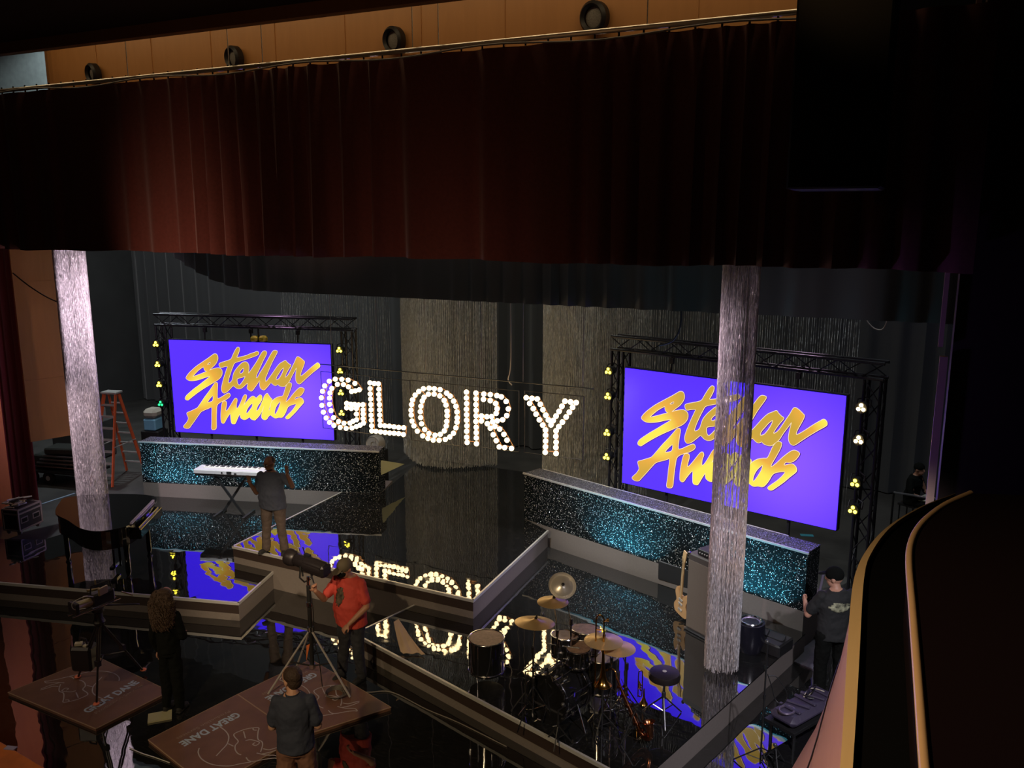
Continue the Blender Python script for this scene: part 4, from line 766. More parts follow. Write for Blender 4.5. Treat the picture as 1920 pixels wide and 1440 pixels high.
# small upright instrument (trumpet) on stand
q=P3(1197,1322,tz); t=empty('trumpet',(q.x+.02,q.y,tz),.6,'small brass trumpet standing on end beside the drum stool','trumpet')
m=MB(); m.tube(catmull([(-.03,0,.12),(-.03,0,.42),(-.015,0,.46),(.01,0,.46),(.02,0,.42),(.02,0,.16),(.0,0,.12),(-.03,0,.14)],6),.007,8); m.build('tubing',BRASS,t,True)
MB().lathe([(.055,0),(.035,.03),(.015,.09),(.008,.2)],c=(0.045,0,.02),n=18,caps=False).build('bell',BRASS,t,True)
for k in range(3): MB().cyl((-.005,-.03,.22+.035*k),(-.005,.06,.22+.035*k),.010,n=8).build('valve',BRASS,t)
# white cloth on deck left of the floor tom
cl=[at(738,1164,tz+.25),at(746,1163,tz+.22),at(752,1200,tz),at(748,1222,tz),at(768,1234,tz),at(799,1228,tz),at(796,1222,tz+.03),at(772,1195,tz+.12)]
t=empty('draped_cloth',(0,0,0),0,'cream folded cloth standing crumpled on the drum deck','cloth')
nx,ny=16,16; vs=[];fs=[]
A_=at(738,1166,tz+.30); B_=at(747,1166,tz+.26); C_=at(750,1226,tz+.01); D_=at(799,1229,tz+.01)
for j in range(ny+1):
    for i in range(nx+1):
        u=i/nx; v=j/ny; a=A_.lerp(B_,u); b=C_.lerp(D_,u); p=a.lerp(b,v); z=(tz+.30)*(1-v)**1.3+(tz+.012)*(1-(1-v)**1.3)
        fo=math.sin(u*9+v*2)*.035*v; p.z=max(tz+.006,z+abs(fo)*.6); p.y+=fo*.5; vs.append(p)
for j in range(ny):
    for i in range(nx): a=j*(nx+1)+i; fs.append((a,a+1,a+nx+2,a+nx+1))
o=MB().add(vs,fs).build('cloth',mat('cream_cloth',(.52,.38,.26),.85),t,True); md=o.modifiers.new('s','SOLIDIFY'); md.thickness=.008
# ---- right side gear ----
# bass cabinet + head + guitar
b0_=P3(1284,1178,tz); b1_=P3(1325,1200,tz); d=(b1_-b0_); an=math.atan2(d.y,d.x)
t=empty('bass_cabinet',(b0_.x,b0_.y,tz),an,'tall dark bass amplifier cabinet behind the right bead column','amplifier')
cw=.62; MB().box((cw/2,.2,.60),(cw,.40,1.16),bev=.02).build('cabinet',mat('cabinet_vinyl',(.06,.05,.045),.6),t)
MB().box((cw/2,-.004,.57),(cw-.06,.012,1.02)).build('speaker_grille',mat('brown_grille_cloth',(.13,.105,.085),.75,noise=.1,nscale=150),t)
MB().box((cw/2,.0,.02),(cw,.05,.02)).build('base_strip',STEEL,t)
m=MB(); m.sph((.02,.01,1.17),.025,8,6); m.sph((cw-.02,.01,1.17),.025,8,6); m.sph((.02,.39,1.17),.025,8,6); m.build('corner_cap',CHR,t)
t=empty('amplifier_head',(b0_.x+math.cos(an)*.38,b0_.y+math.sin(an)*.38+.1,tz+1.185),an,'small flat black amplifier head on top of the bass cabinet','amplifier')
MB().box((0,.08,.05),(.36,.28,.09),bev=.01).build('casing',BLK,t)
m=MB(); [m.cyl((-.12+.045*k,-.065,.05),(-.12+.045*k,-.078,.05),.009,n=8) for k in range(6)]; m.build('control_knobs',SILV,t)
q=P3(1277,1162,tz); t=empty('bass_guitar',(q.x-.02,q.y+.05,tz),rad(-60),'pale wood electric bass guitar leaning beside the tall cabinet','guitar')
GW=mat('guitar_sunburst',(.55,.32,.14),.3,coat=.5)
body=catmull([(0,-.0,0),(.14,0,.02),(.17,0,.12),(.12,0,.22),(.15,0,.33),(.10,0,.40),(.04,0,.34),(-.04,0,.34),(-.11,0,.44),(-.15,0,.34),(-.11,0,.22),(-.16,0,.12),(-.13,0,.02)],4,True)
pl=[(p.x,p.z) for p in body]; m=MB(); m.prism(pl,-.022,.022); m.v=[(x,-z,y) for x,y,z in m.v]; m.v=[(x,y*1.0,z+.06) for x,y,z in m.v]; m.build('body',GW,t,True)
MB().box((0,-.028,.70),(.045,.02,.62)).build('neck',mat('maple_neck',(.62,.42,.2),.4),t); MB().box((0.01,-.028,1.08),(.075,.016,.18),rot=Euler((0,.15,0))).build('headstock',MATS['maple_neck'],t)
t.rotation_euler=(rad(4),rad(9),rad(-40))
m=MB(); m.box((0,-.028,.16),(.09,.012,.03)); m.box((0,-.028,.26),(.09,.012,.03)); m.box((0,-.028,.33),(.09,.012,.03)); m.build('pickup',SILV,t)
m=MB(); [m.cyl((-.015+.01*k,-.042,.15),(-.015+.01*k,-.042,1.05),.0012,n=4) for k in range(4)]; m.build('strings',STEEL,t)
m=MB(); m.tube([(-.2,.12,.0),(0,.06,.3),(.2,.12,.0)],.01,6); m.tube([(-.1,-.1,.05),(-.1,.05,.07),(.1,.05,.07),(.1,-.1,.05)],.01,6); m.build('stand',BLK,t)
# dark floor amp upstage of the cabinet
q=at(1256,1055,Z2); t=empty('floor_monitor',(q.x+.25,q.y-.1,Z1),rad(-17),'low black monitor wedge at the foot of the right glitter wall','speaker')
MB().box((0,0,.2),(.8,.3,.36),bev=.03).build('cabinet',BLK,t)
# conga/drum-like barrel with silver ring
q=P3(1408,1165,tz+.42); t=empty('percussion_drum',(q.x,q.y,tz),0,'black tapered drum with shiny silver rim right of the bead column','drum')
MB().lathe([(.15,0.0),(.21,.18),(.19,.42)],n=28).build('shell',mat('navy_black',(.01,.01,.018),.3,coat=.3),t,True)
m=MB(); m.tube([(.145*math.cos(a),.145*math.sin(a),.43) for a in [2*PI*i/28 for i in range(28)]],.016,6,closed=True); m.build('rim',CHR,t,True); MB().lathe([(.001,.40),(.08,.41),(.13,.425)],n=24,caps=False).build('cone',mat('grey_purple_head',(.25,.23,.32),.3,.4),t,True)
q=P3(1425,1215,tz); t=empty('keyboard_case',(q.x,q.y+.1,tz),rad(-20),'low black equipment box on the deck behind the microphone stand','equipment')
MB().box((0,0,.09),(.75,.4,.18),bev=.02).build('box',BLK,t); MB().box((-.1,-.05,.19),(.4,.25,.03),rz=.3,bev=.01).build('pedal',BLK,t)
m=MB(); m.tube(catmull([(.1,-.1,.2),(.2,-.2,.28),(.35,-.1,.22),(.3,.1,.2)],6),.012,6); m.build('cable',BLK,t)
q=at(1425,1435,0); mt=micstand((q.x,q.y,0),1.52,'tall thin black microphone stand in front of the right deck edge',spread=.3)
m=MB(); m.tube(catmull([(0.02,0,1.15),(.07,.02,1.0),(.12,.02,.85),(.2,.0,.83),(.24,.02,.95),(.12,.03,1.12),(.03,0,1.13)],6),.006,6); m.build('cable_loop',BLK,mt)
q=at(1450,1430,0); micstand((q.x+.02,q.y-.05,0),.25,'short microphone stand at the foot of the tall stand near the frame bottom',spread=.15)
# pedalboard / gear bag with cables on the floor
q=at(1500,1335,.25); t=empty('gear_bag',(q.x+.05,q.y,0),rad(62),'padded black purple gear bag with loose cables on a low table','bag')
BAGM=mat('purple_black_nylon',(.05,.04,.075),.55,bump=.3,bscale=12)
m=MB(); m.box((0,0,.34),(.95,.38,.14),bev=.06); ob=m.build('bag_body',BAGM,t,True); 
for k in range(5): MB().box((-.3+k*.15,0,.425),(.05,.3,.03),rz=.3*(k%2),bev=.01).build('strap_fold',BAGM,t)
m=MB(); m.tube([(-.36+.10*math.cos(a),.08*math.sin(a),.425) for a in [2*PI*i/20 for i in range(20)]],.014,6,closed=True); m.build('ring',mat('dull_purple_metal',(.16,.13,.18),.4,.4),t,True)
for k in range(3): m=MB(); m.tube(catmull([(random.uniform(0,.4),random.uniform(-.1,.1),.44+.02*k) for _ in range(5)],5),.007,6); m.build('cable',mat('pale_cable',(.5,.45,.35),.5) if k==0 else BLK,t)
m=MB(); m.box((0,0,.25),(1.0,.42,.04)); [m.cyl((x,y,0),(x,y,.24),.02,n=6) for x in(-.42,.42) for y in(-.16,.16)]; m.build('low_table',BLK,t)
# grey ramp/floor board with broom near the man at right
q=at(1500,1215,0); 
t=empty('floor_board',(0,0,0),0,'grey purple floor board lying behind the right deck corner','board')
pl=[at(1478,1238,0),at(1510,1195,0),at(1545,1205,0),at(1535,1262,0)]
MB().prism([p.xy[:] for p in pl],0.0,.02).build('board',mat('dull_grey_board',(.10,.095,.13),.6,noise=.2,nscale=10),t)
q=at(1518,1200,0); q2=at(1534,1130,.9)
t=empty('push_broom',(q.x,q.y,0),0,'long handled broom standing beside the man at the right','broom')
o2=Vector((.12,.1,1.05)); MB().cyl((0,0,.06),o2,.018,n=8).build('handle',mat('grey_handle',(.35,.33,.45),.4,.4),t); MB().box((-.05,0,.045),(.4,.14,.08),rz=.7,bev=.02).build('head',BLK,t)
# far right railing, seated person handled with people
q=at(1668,1010,0); t=empty('stage_railing',(q.x,q.y,0),rad(-8),'thin black metal railing far back at the right wing','railing')
m=MB(); m.cyl((0,0,0),(0,0,.95),.02,n=8); m.cyl((1.2,0,0),(1.2,0,.95),.02,n=8); m.build('post',BLK,t); MB().cyl((0,0,.95),(1.2,0,.95),.02,n=8).build('top_rail',STEEL,t)
q=atY(1523,1000,12.3)
a=at(1513,1003,0); setp(MB().box((a.x,a.y,-.008),(.25,.12,.006),rz=.3).build('floor_tape',mat('teal_tape',(.05,.3,.4),.6)),'small teal tape mark on the stage floor under the right screen','tape')
# ================= BOARDS =================
BRD=mat('brown_board',(.155,.075,.048),.55,noise=.14,nscale=4); BEDGE=mat('board_edge',(.30,.20,.13),.6); PRN=mat('pale_blue_print',(.36,.44,.58),.6); PRL=mat('pale_line_print',(.40,.36,.37),.6)
def board(pts,z,label):
    pts=[at(x,y,z) for x,y in pts]; c=sum((p for p in pts),Vector())/4
    t=empty('camera_platform_board',(c.x,c.y,0),0,label,'board'); pl=[(p.x-c.x,p.y-c.y) for p in pts]
    MB().prism([(x*.997,y*.997) for x,y in pl],0.001,z).build('board',BRD,t)
    m=MB(); 
    for i in range(4):
        a=Vector(pl[i]);b=Vector(pl[(i+1)%4]); m.cyl((a.x,a.y,z-.004),(b.x,b.y,z-.004),.007,n=6)
    m.build('edge',BEDGE,t); return t,c
BZ=.045
S1_=.1354; o1=(270,1280)
dog=[[(1050,610),(1130,670),(1175,750),(1150,850),(1080,930),(1000,1015)],[(1165,845),(1240,880)],[(765,905),(750,970),(790,1050),(880,1110),(1000,1145),(1180,1155),(1330,1125),(1480,1100)],[(1415,1035),(1450,1080),(1520,1090),(1680,1060),(1800,1045),(1850,1050),(1820,1010),(1700,1005),(1620,990),(1560,975)],[(1620,990),(1760,960),(1900,905)],[(1650,915),(1730,930),(1820,905),(1910,885)],[(1615,960),(1640,880),(1635,820),(1590,795),(1575,760),(1580,680),(1585,625),(1450,635),(1330,670),(1250,710),(1255,750),(1300,800),(1300,830),(1265,870),(1265,930),(1300,980),(1345,1000)],[(1380,675),(1405,770)],[(1405,805),(1470,790),(1540,805),(1600,830),(1550,870),(1505,855),(1540,830)],[(1510,630),(1515,655),(1560,660)]]
base0=at(442,1336,BZ); base1=at(335,1393,BZ); tb=(base1-base0).xy; tl=tb.length; tx=tb.normalized(); ty=Vector((-tx.y,tx.x))
# local art frame: origin at text start, x along text, y up the letters
art=[]
for l in dog:
    pp=[]
    for x,y in catmull([(a,b,0) for a,b in l],4) and [(v.x,v.y) for v in catmull([(a,b,0) for a,b in l],4)]:
        w_=at(o1[0]+x*S1_,o1[1]+y*S1_,BZ).xy-base0.xy; pp.append((w_.dot(tx),w_.dot(ty)))
    art.append(pp)
def textmesh(s,size,width,name,m,parent,M,bold=0.):
    cu=bpy.data.curves.new(name,'FONT'); cu.body=s; cu.size=size; cu.offset=bold; cu.extrude=.0004; o=bpy.data.objects.new(name,cu); COL.objects.link(o)
    dg=bpy.context.evaluated_depsgraph_get(); me=bpy.data.meshes.new_from_object(o.evaluated_get(dg)); bpy.data.objects.remove(o)
    xs=[v.co.x for v in me.vertices]; x0,x1=min(xs),max(xs); me.transform(Matrix.Translation((-x0,0,0))); me.transform(Matrix.Diagonal((width/(x1-x0),1,1,1))); me.transform(M)
    me.name=name; me.materials.clear(); me.materials.append(m); ob=bpy.data.objects.new(name,me); COL.objects.link(ob); ob.parent=parent; return ob
def artwork(t,c,org,dirv,flip=1):
    dx=Vector(dirv).normalized(); ang=math.atan2(dx.y,dx.x); M=Matrix.Translation((org[0]-c.x,org[1]-c.y,BZ+.002))@Matrix.Rotation(ang,4,'Z')
    textmesh('GREAT DANE',.17,tl,'printed_lettering',PRN,t,M,.006)
    textmesh('Production Services',.075,tl*.92,'printed_small_lettering',mat('faint_print',(.27,.2,.17),.6),t,M@Matrix.Translation((.03,-.11,0)))
    m=MB()
    for l in art:
        m.tube([M@Vector((x,y,0)) for x,y in l],.0075,5)
    m.v=[(x,y,BZ+.001+(z-BZ)*.15) for x,y,z in m.v]; m.build('printed_dog_outline',PRL,t)
# A
tA,cA=board([(15,1298),(182,1231),(318,1296),(180,1366)],BZ,'left brown printed board under the tripod film camera')
o_=at(166,1337,BZ); e_=at(268,1276,BZ); artwork(tA,cA,o_.xy,(e_-o_).xy)
j0=(445,1302); j1=(548,1372)
tB,cB=board([(278,1387),j0,(560,1382),(392,1478)],BZ,'middle brown printed board beside the man with glasses')
artwork(tB,cB,base0.xy,tx)
tC,cC=board([(446,1301.5),(583,1236),(733,1326),(561,1381.5)],BZ,'right brown printed board under the spotlight tripod')
sh=at(497,1309,BZ).xy-at(336,1393,BZ).xy; artwork(tC,cC,base0.xy+sh,tx)
# ================= PEOPLE =================
SK_D=mat('dark_skin',(.16,.075,.045),.5); SK_M=mat('medium_skin',(.42,.21,.13),.5); SK_L=mat('light_skin',(.55,.30,.20),.5)
def remesh(o,vx,sm=4):
    r=o.modifiers.new('r','REMESH'); r.mode='VOXEL'; r.voxel_size=vx; r.use_smooth_shade=True
    s=o.modifiers.new('s','SMOOTH'); s.factor=.5; s.iterations=sm
def limb(m,pts,radii,n=12,sub=3):
    pts=[Vector(p) for p in pts]; cp=catmull(pts,sub); rr=[]
    for i in range(len(pts)-1):
        for k in range(sub): t=k/sub; rr.append(radii[i]*(1-t)+radii[i+1]*t)
    rr.append(radii[-1]); m.tube(cp,rr,n); m.sph(pts[0],radii[0]*.98,n,8); m.sph(pts[-1],radii[-1]*.98,n,8)
def hand(m,w,d,palm,side,curl=.3,spread=.25,s=1.):
    # w wrist, d direction, palm normal, side=+1 thumb direction
    w=Vector(w); d=Vector(d).normalized(); pn=Vector(palm); pn=(pn-d*pn.dot(d)).normalized(); sd=d.cross(pn)*side
    R=Matrix((sd,d,pn)).transposed()
    m.sph(w+d*.05*s,(.042*s,.055*s,.017*s),12,8,R=R)
    for i,(off,ln) in enumerate(((.030,.072),(.010,.080),(-.011,.075),(-.030,.058))):
        b=w+d*.088*s+sd*off*s; dirf=(d+sd*(off*spread*14)).normalized()
        a=b; r=.0088*s; pts=[a-d*.02*s,a]
        cu=0
        for k,f in enumerate((.45,.30,.25)):
            cu+=curl*(.8+.3*k); dd=(dirf*math.cos(cu)+pn*math.sin(cu)); a=a+dd*ln*f*s; pts.append(a)
        m.tube(pts,[r*1.05,r*1.05,r,r*.92,r*.8],8); m.sph(a,r*.8,8,5)
    a=w+d*.025*s+sd*.026*s; p2=a+(sd*.8+d*.55+pn*.15).normalized()*.038*s; p3=p2+(sd*.35+d*.85+pn*.35).normalized()*.032*s
    m.tube([a,p2,p3],[.013*s,.011*s,.0085*s],8); m.sph(p3,.0085*s,8,5)
def head(m,c,fwd,up=(0,0,1),s=1.,nose=True):
    c=Vector(c); f=Vector(fwd).normalized(); u=Vector(up); u=(u-f*u.dot(f)).normalized(); r=f.cross(u); R=Matrix((r,f,u)).transposed()
    m.sph(c+u*.02*s,(.075*s,.092*s,.098*s),18,12,R=R); m.sph(c+f*.028*s-u*.055*s,(.054*s,.060*s,.062*s),14,9,R=R)
    if nose:
        m.sph(c+f*.096*s-u*.018*s,(.014*s,.017*s,.024*s),8,6,R=R); m.sph(c+f*.078*s-u*.058*s,(.024*s,.018*s,.012*s),8,6,R=R); m.sph(c+f*.078*s+u*.022*s,(.045*s,.018*s,.012*s),10,6,R=R)
    for q in(-1,1): m.sph(c+r*.076*s*q-u*.012*s-f*.005,(.010*s,.020*s,.030*s),8,6,R=R)
    return r,f,u
SHIRTS=[]
def print_patch(t,m,w,h,cx,y,z,name):
    nx,nz=10,10; vs=[(cx-w/2+w*i/nx,y,z-h/2+h*j/nz) for j in range(nz+1) for i in range(nx+1)]
    keep=[(j*(nx+1)+i,j*(nx+1)+i+1,(j+1)*(nx+1)+i+1,(j+1)*(nx+1)+i) for j in range(nz) for i in range(nx) if ((i+.5-nx/2)/(nx/2))**2+((j+.5-nz/2)/(nz/2))**2<1.02+.25*math.sin(i*2.3+j*1.7)]
    o=MB().add(vs,keep).build(name,m,t,True); sw=o.modifiers.new('w','SHRINKWRAP'); sw.target=SHIRTS[-1]; sw.wrap_method='PROJECT'; sw.use_project_y=True; sw.use_project_x=False; sw.use_project_z=False; sw.use_positive_direction=True; sw.use_negative_direction=True; sw.offset=.004; so_=o.modifiers.new('t','SOLIDIFY'); so_.thickness=.003; return o
class Person:
    """local frame: facing +Y, feet at z=0"""
    def __init__(s,loc,rz,name_label,h=1.75,scale=None):
        s.k=h/1.75; s.t=empty('person',loc,rz,name_label,'person'); s.t.scale=(s.k,)*3
def build_person(loc,rz,label,h,skin,shirt,pants,shoe,J,shirt_long=False,belly=0.,hairfn=None,shorts=False,width=1.,voxel=.0085,tuck=.0):
    P_=Person(loc,rz,label,h); t=P_.t; J={k:(Vector(v) if not isinstance(v,(int,float,str)) else v) for k,v in J.items()}
    pel=J.get('pelvis',Vector((0,0,.95))); ch=J.get('chest',Vector((0,0,1.32))); nk=J.get('neck',Vector((0,.0,1.50))); hd=J.get('head',Vector((0,.03,1.63)))
    hf=J.get('facing',Vector((0,1,-.05))); xd=J.get('shdir',Vector((1,0,0))).normalized(); hx=J.get('hipdir',Vector((1,0,0))).normalized(); W=width
    shl=ch+xd*(-.172*W)+Vector((0,0,.085)); shr=ch+xd*(.172*W)+Vector((0,0,.085))
    b=MB()
    upv=(nk-pel).normalized(); fw=Vector((0,1,0))
    b.loft([(pel-Vector((0,0,.08)),.15*W,.11,upv,hx),(pel+Vector((0,0,.05)),.155*W,.115,upv,hx),(pel.lerp(ch,.45)+fw*belly*.3,.14*W+belly*.3,.105+belly*.5,upv,xd),(ch-Vector((0,0,.04)),.165*W,.12,upv,xd),(ch+Vector((0,0,.08)),.165*W,.105,upv,xd),(ch+Vector((0,0,.15)),.10,.075,upv,xd),(nk,.058,.06,upv,xd)],20)
    limb(b,[ch+Vector((0,0,.12)),nk,hd-Vector((0,0,.05))],[.07,.058,.055])
    head(b,hd,hf,J.get('hup',Vector((0,0,1))),s=1.1)
    arms={}
    for sd,sh in (('l',shl),('r',shr)):
        el,wr=J['el'+sd],J['wr'+sd]; limb(b,[sh,el],[.055,.043]); limb(b,[el,el.lerp(wr,.35),wr],[.043,.041,.028])
        hdv=J.get('hd'+sd,(wr-el)); hand(b,wr,hdv,J.get('pn'+sd,Vector((0,1,0))),(1 if sd=='l' else -1)*J.get('flip'+sd,1),J.get('curl'+sd,.3)); arms[sd]=(sh,el,wr)
    legs={}
    for sd,q in (('l',-1),('r',1)):
        hp=pel+hx*(.095*q*W)-Vector((0,0,.04)); kn,an=J['kn'+sd],J['an'+sd]; limb(b,[hp,kn],[.088*W,.058]); limb(b,[kn,kn.lerp(an,.3),an],[.056,.056,.038]); legs[sd]=(hp,kn,an)
    body=b.build('body',skin,t); remesh(body,voxel*.9,2)
    # shirt
    b=MB(); e=.016
    bot=pel+Vector((0,0,-.06-tuck*0+J.get('hem',0)))
    b.loft([(bot,.165*W+e+belly*.35,.125+e+belly*.45,upv,hx),(pel+Vector((0,belly*.25,.08)),.165*W+e+belly*.35,.125+e+belly*.6,upv,hx),(pel.lerp(ch,.5)+fw*belly*.4,.152*W+e+belly*.35,.118+e+belly*.55,upv,xd),(ch-Vector((0,0,.03)),.178*W+e,.128+e+belly*.2,upv,xd),(ch+Vector((0,0,.07)),.175*W+e,.112+e,upv,xd),(ch+Vector((0,0,.125)),.135+e,.088+e,upv,xd),(ch+Vector((0,0,.16)),.088+e,.072+e,upv,xd),(nk-Vector((0,0,.012)),.068,.070,upv,xd)],24)
    for sd in 'lr':
        sh,el,wr=arms[sd]
        if shirt_long: limb(b,[sh,el,wr-(wr-el)*.03],[.066,.054,.040])
        else: limb(b,[sh,sh.lerp(el,.4),sh.lerp(el,.74)],[.068,.066,.072])
    so=b.build('shirt',shirt,t); remesh(so,voxel*1.25,3); tx_=bpy.data.textures.new('fold','CLOUDS'); tx_.noise_scale=.16; dm=so.modifiers.new('d','DISPLACE'); dm.texture=tx_; dm.strength=.030; dm.mid_level=.5; dm.texture_coords='LOCAL'; tf=bpy.data.textures.new('crease','CLOUDS'); tf.noise_scale=.06; d2=so.modifiers.new('c','DISPLACE'); d2.texture=tf; d2.strength=.016; d2.mid_level=.5; d2.texture_coords='LOCAL'
    # trousers
    b=MB(); b.loft([(pel-Vector((0,0,.11)),.155*W+.012,.12+.012,Vector((0,0,1)),hx),(pel+Vector((0,0,.03)),.158*W+.013,.12+.014,Vector((0,0,1)),hx)],20)
    for sd in 'lr':
        hp,kn,an=legs[sd]
        if shorts: limb(b,[hp,hp.lerp(kn,.5),kn+(an-kn)*.02],[.105*W,.098,.094])
        else: limb(b,[hp,kn,kn.lerp(an,.4),an+Vector((0,0,.0))],[.104*W,.080,.075,J.get('cuff',.066)])
    po=b.build('shorts' if shorts else 'trousers',pants,t); remesh(po,voxel*1.25,3); dm=po.modifiers.new('d','DISPLACE'); dm.texture=tx_; dm.strength=.034; dm.mid_level=.5; dm.texture_coords='LOCAL'; d2=po.modifiers.new('c','DISPLACE'); d2.texture=tf; d2.strength=.016; d2.mid_level=.5; d2.texture_coords='LOCAL'
    for sd in 'lr':
        an=legs[sd][2]; fd=J.get('foot'+sd,Vector((0,1,0))); fd=Vector((fd.x,fd.y,0)).normalized(); b=MB(); R=Matrix((Vector((fd.y,-fd.x,0)),fd,Vector((0,0,1)))).transposed(); z0=an.z-.075
        b.sph((an.x+fd.x*.085,an.y+fd.y*.085,z0+.038),(.046,.095,.034),14,8,R=R); b.sph((an.x-fd.x*.01,an.y-fd.y*.01,z0+.05),(.042,.062,.052),12,8,R=R); b.box((an.x+fd.x*.055,an.y+fd.y*.055,z0+.012),(.078,.24,.022),rot=R,bev=.01)
        o=b.build('shoe',shoe,t,True); remesh(o,.009,1)
    t['_']=0; del t['_']; SHIRTS.append(so)
    return t,J,hd,hf
def facebits(t,hd,f,glasses=None,beard=None,s=1.1):
    f=Vector(f).normalized(); u=Vector((0,0,1)); u=(u-f*u.dot(f)).normalized(); r=f.cross(u)
    for q in(-1,1):
        c=hd+f*(.083*s)+r*(.032*s*q)+u*.006; MB().sph(c,.0125,8,6).build('eye',mat('eye_white',(.5,.48,.45),.3),t,True); MB().sph(c+f*.007,.007,6,5).build('iris',BLK,t,True)
    m=MB(); [m.sph(hd+f*(.090*s)+r*(.032*s*q)+u*.030,(.022,.022,.006),8,5) for q in(-1,1)]; m.build('eyebrow',HAIRM,t,True)
    m=MB(); m.sph(hd+f*(.092*s)-u*.064,(.022,.022,.007),8,5); m.build('mouth',mat('lip_tone',(.16,.05,.045),.5),t,True)
    if beard: m=MB(); m.sph(hd+f*.034-u*.088,(.058,.058,.042),12,8); m.build('beard',beard,t,True)
    if glasses:
        m=MB()
        for q in(-1,1):
            c=hd+f*(.104*s)+r*(.034*s*q)+u*.006; m.tube([c+r*(.026*math.cos(a))+u*(.019*math.sin(a)) for a in [2*PI*i/14 for i in range(14)]],.0035,5,closed=True); m.tube([c+r*.026*q,hd+r*.088*q],.003,5)
        m.build('glasses',glasses,t,True)
def cap(t,c,f,m,brim=True,up=(0,0,1)):
    c=Vector(c); f=Vector(f).normalized(); u=Vector(up); u=(u-f*u.dot(f)).normalized(); r=f.cross(u); R=Matrix((r,f,u)).transposed(); b=MB(); b.sph(c+u*.040-f*.004,(.094,.112,.096),18,10,R=R)
    o=b.build('cap',m,t,True)
    if brim: b=MB(); b.sph(c+f*.125+u*.045,(.066,.075,.009),14,6,R=R@Matrix.Rotation(-.15,3,'X')); b.build('cap_brim',m,t,True)
HAIRM=None
HAIRM=mat('dark_hair',(.018,.012,.010),.6,bump=.6,bscale=45)
# -- man on stage, grey tee, hands raised, seen from front; faces lower-left
DGREY=mat('slate_grey_cotton',(.050,.060,.092),.85); KHAKI=mat('brown_khaki_trousers',(.085,.062,.052),.8); BLKC=mat('black_cotton',(.006,.007,.006),.95,spec=.12)
def feetpos(px,py,z): return at(px,py,z)
f=feetpos(517,1036,Z2)
view=math.atan2(-f.y,-f.x)  # direction to camera
def face(rz_dir): return rz_dir-PI/2
# local +x is person's right when facing +Y
t,J,hd,hf=build_person((f.x,f.y,Z2),face(view+rad(-32)),'man in a slate grey tee raising both hands on the centre runway',1.69,SK_D,DGREY,KHAKI,RUB,
 dict(ell=(-.42,.04,1.26),wrl=(-.40,.16,1.52),pnl=(.3,1,0),hdl=(.0,.05,1),curll=.12,elr=(.29,.03,1.08),wrr=(.30,.20,1.30),hdr=(.05,.15,1),pnr=(-.2,1,0),curlr=.15,
 knl=(-.15,.03,.50),anl=(-.17,-.02,.085),knr=(.13,.03,.50),anr=(.17,.02,.085),facing=(.35,.9,-.2),footl=(-.3,1,0),footr=(.3,1,0),cuff=.078,hem=-.06),belly=.08,width=1.2)
m=MB(); ff=Vector((.35,.9,0)).normalized(); c_=hd-ff*.022+Vector((0,0,.040)); m.sph(c_,(.083,.088,.084),14,8); m.build('short_hair',mat('close_cropped_hair',(.022,.014,.011),.8),t,True)
facebits(t,hd,(.35,.9,-.2),glasses=BLK,beard=mat('dark_beard',(.012,.009,.008),.9))
m=MB(); m.box((-.155,.12,.95),(.04,.03,.09)); m.build('belt_pack',BLK,t)
# -- man in red with cap at the spotlight
REDT=mat('red_cotton_tee',(.62,.07,.05),.8); JEAN=mat('dark_denim',(.025,.027,.035),.8); f=at(663,1272,.0)
t,J,hd,hf=build_person((f.x,f.y,0.0),face(view+rad(-48)),'man in a red tee and olive cap operating the spotlight',1.78,SK_M,REDT,JEAN,RUB,
 dict(elr=(.24,.24,1.18),wrr=(.17,.46,1.40),hdr=(0,.3,1),pnr=(-1,.2,0),curlr=1.1,ell=(-.30,.02,1.12),wrl=(-.16,.22,.92),hdl=(.4,.6,-.6),pnl=(.3,0,-1),curll=.7,
 knl=(-.13,.04,.50),anl=(-.13,-.02,.08),knr=(.11,.03,.50),anr=(.15,.06,.08),facing=(.1,1,-.35),neck=(0,.03,1.49),head=(0,.08,1.61),hem=-.08),belly=.08,width=1.15)
cap(t,hd,(.1,1,-.35),mat('olive_cap',(.11,.085,.05),.8),up=(0,.3,1))
m=MB(); m.sph((hd.x+.012,hd.y+.055,hd.z-.055),(.066,.066,.058),14,9); m.build('face_mask',BLKC,t,True)
facebits(t,hd,(.1,1,-.35))
print_patch(t,mat('dark_shirt_print',(.10,.075,.05),.8,noise=.8,nscale=25),.15,.24,.03,.35,1.24,'shirt_print')
# -- woman with long curly hair, all black, seen from behind
f=at(326,1333,0); t,J,hd,hf=build_person((f.x,f.y,0),face(view+rad(152)),'woman with long curly brown hair dressed in black by the left board',1.66,SK_M,BLKC,BLKC,RUB,
 dict(ell=(-.205,-.02,1.08),wrl=(-.20,.06,.84),hdl=(0,.1,-1),pnl=(1,0,0),curll=.4,elr=(.20,.03,1.10),wrr=(.10,.20,1.05),hdr=(-.6,.5,.1),pnr=(0,-.2,-1),
 knl=(-.08,.02,.49),anl=(-.09,-.01,.08),knr=(.08,.02,.49),anr=(.10,.0,.08),facing=(-.2,1,-.2),cuff=.055,hem=.0),shirt_long=True,width=.80)
BRH=mat('curly_brown_hair',(.055,.030,.017),.7,bump=1.,bscale=38)
m=MB()
rr=random.Random(3)
m.sph((0,-.02,1.66),(.115,.12,.11),16,10); m.sph((0,-.08,1.52),(.15,.10,.18),16,10); m.sph((0,-.10,1.36),(.15,.09,.16),14,9)
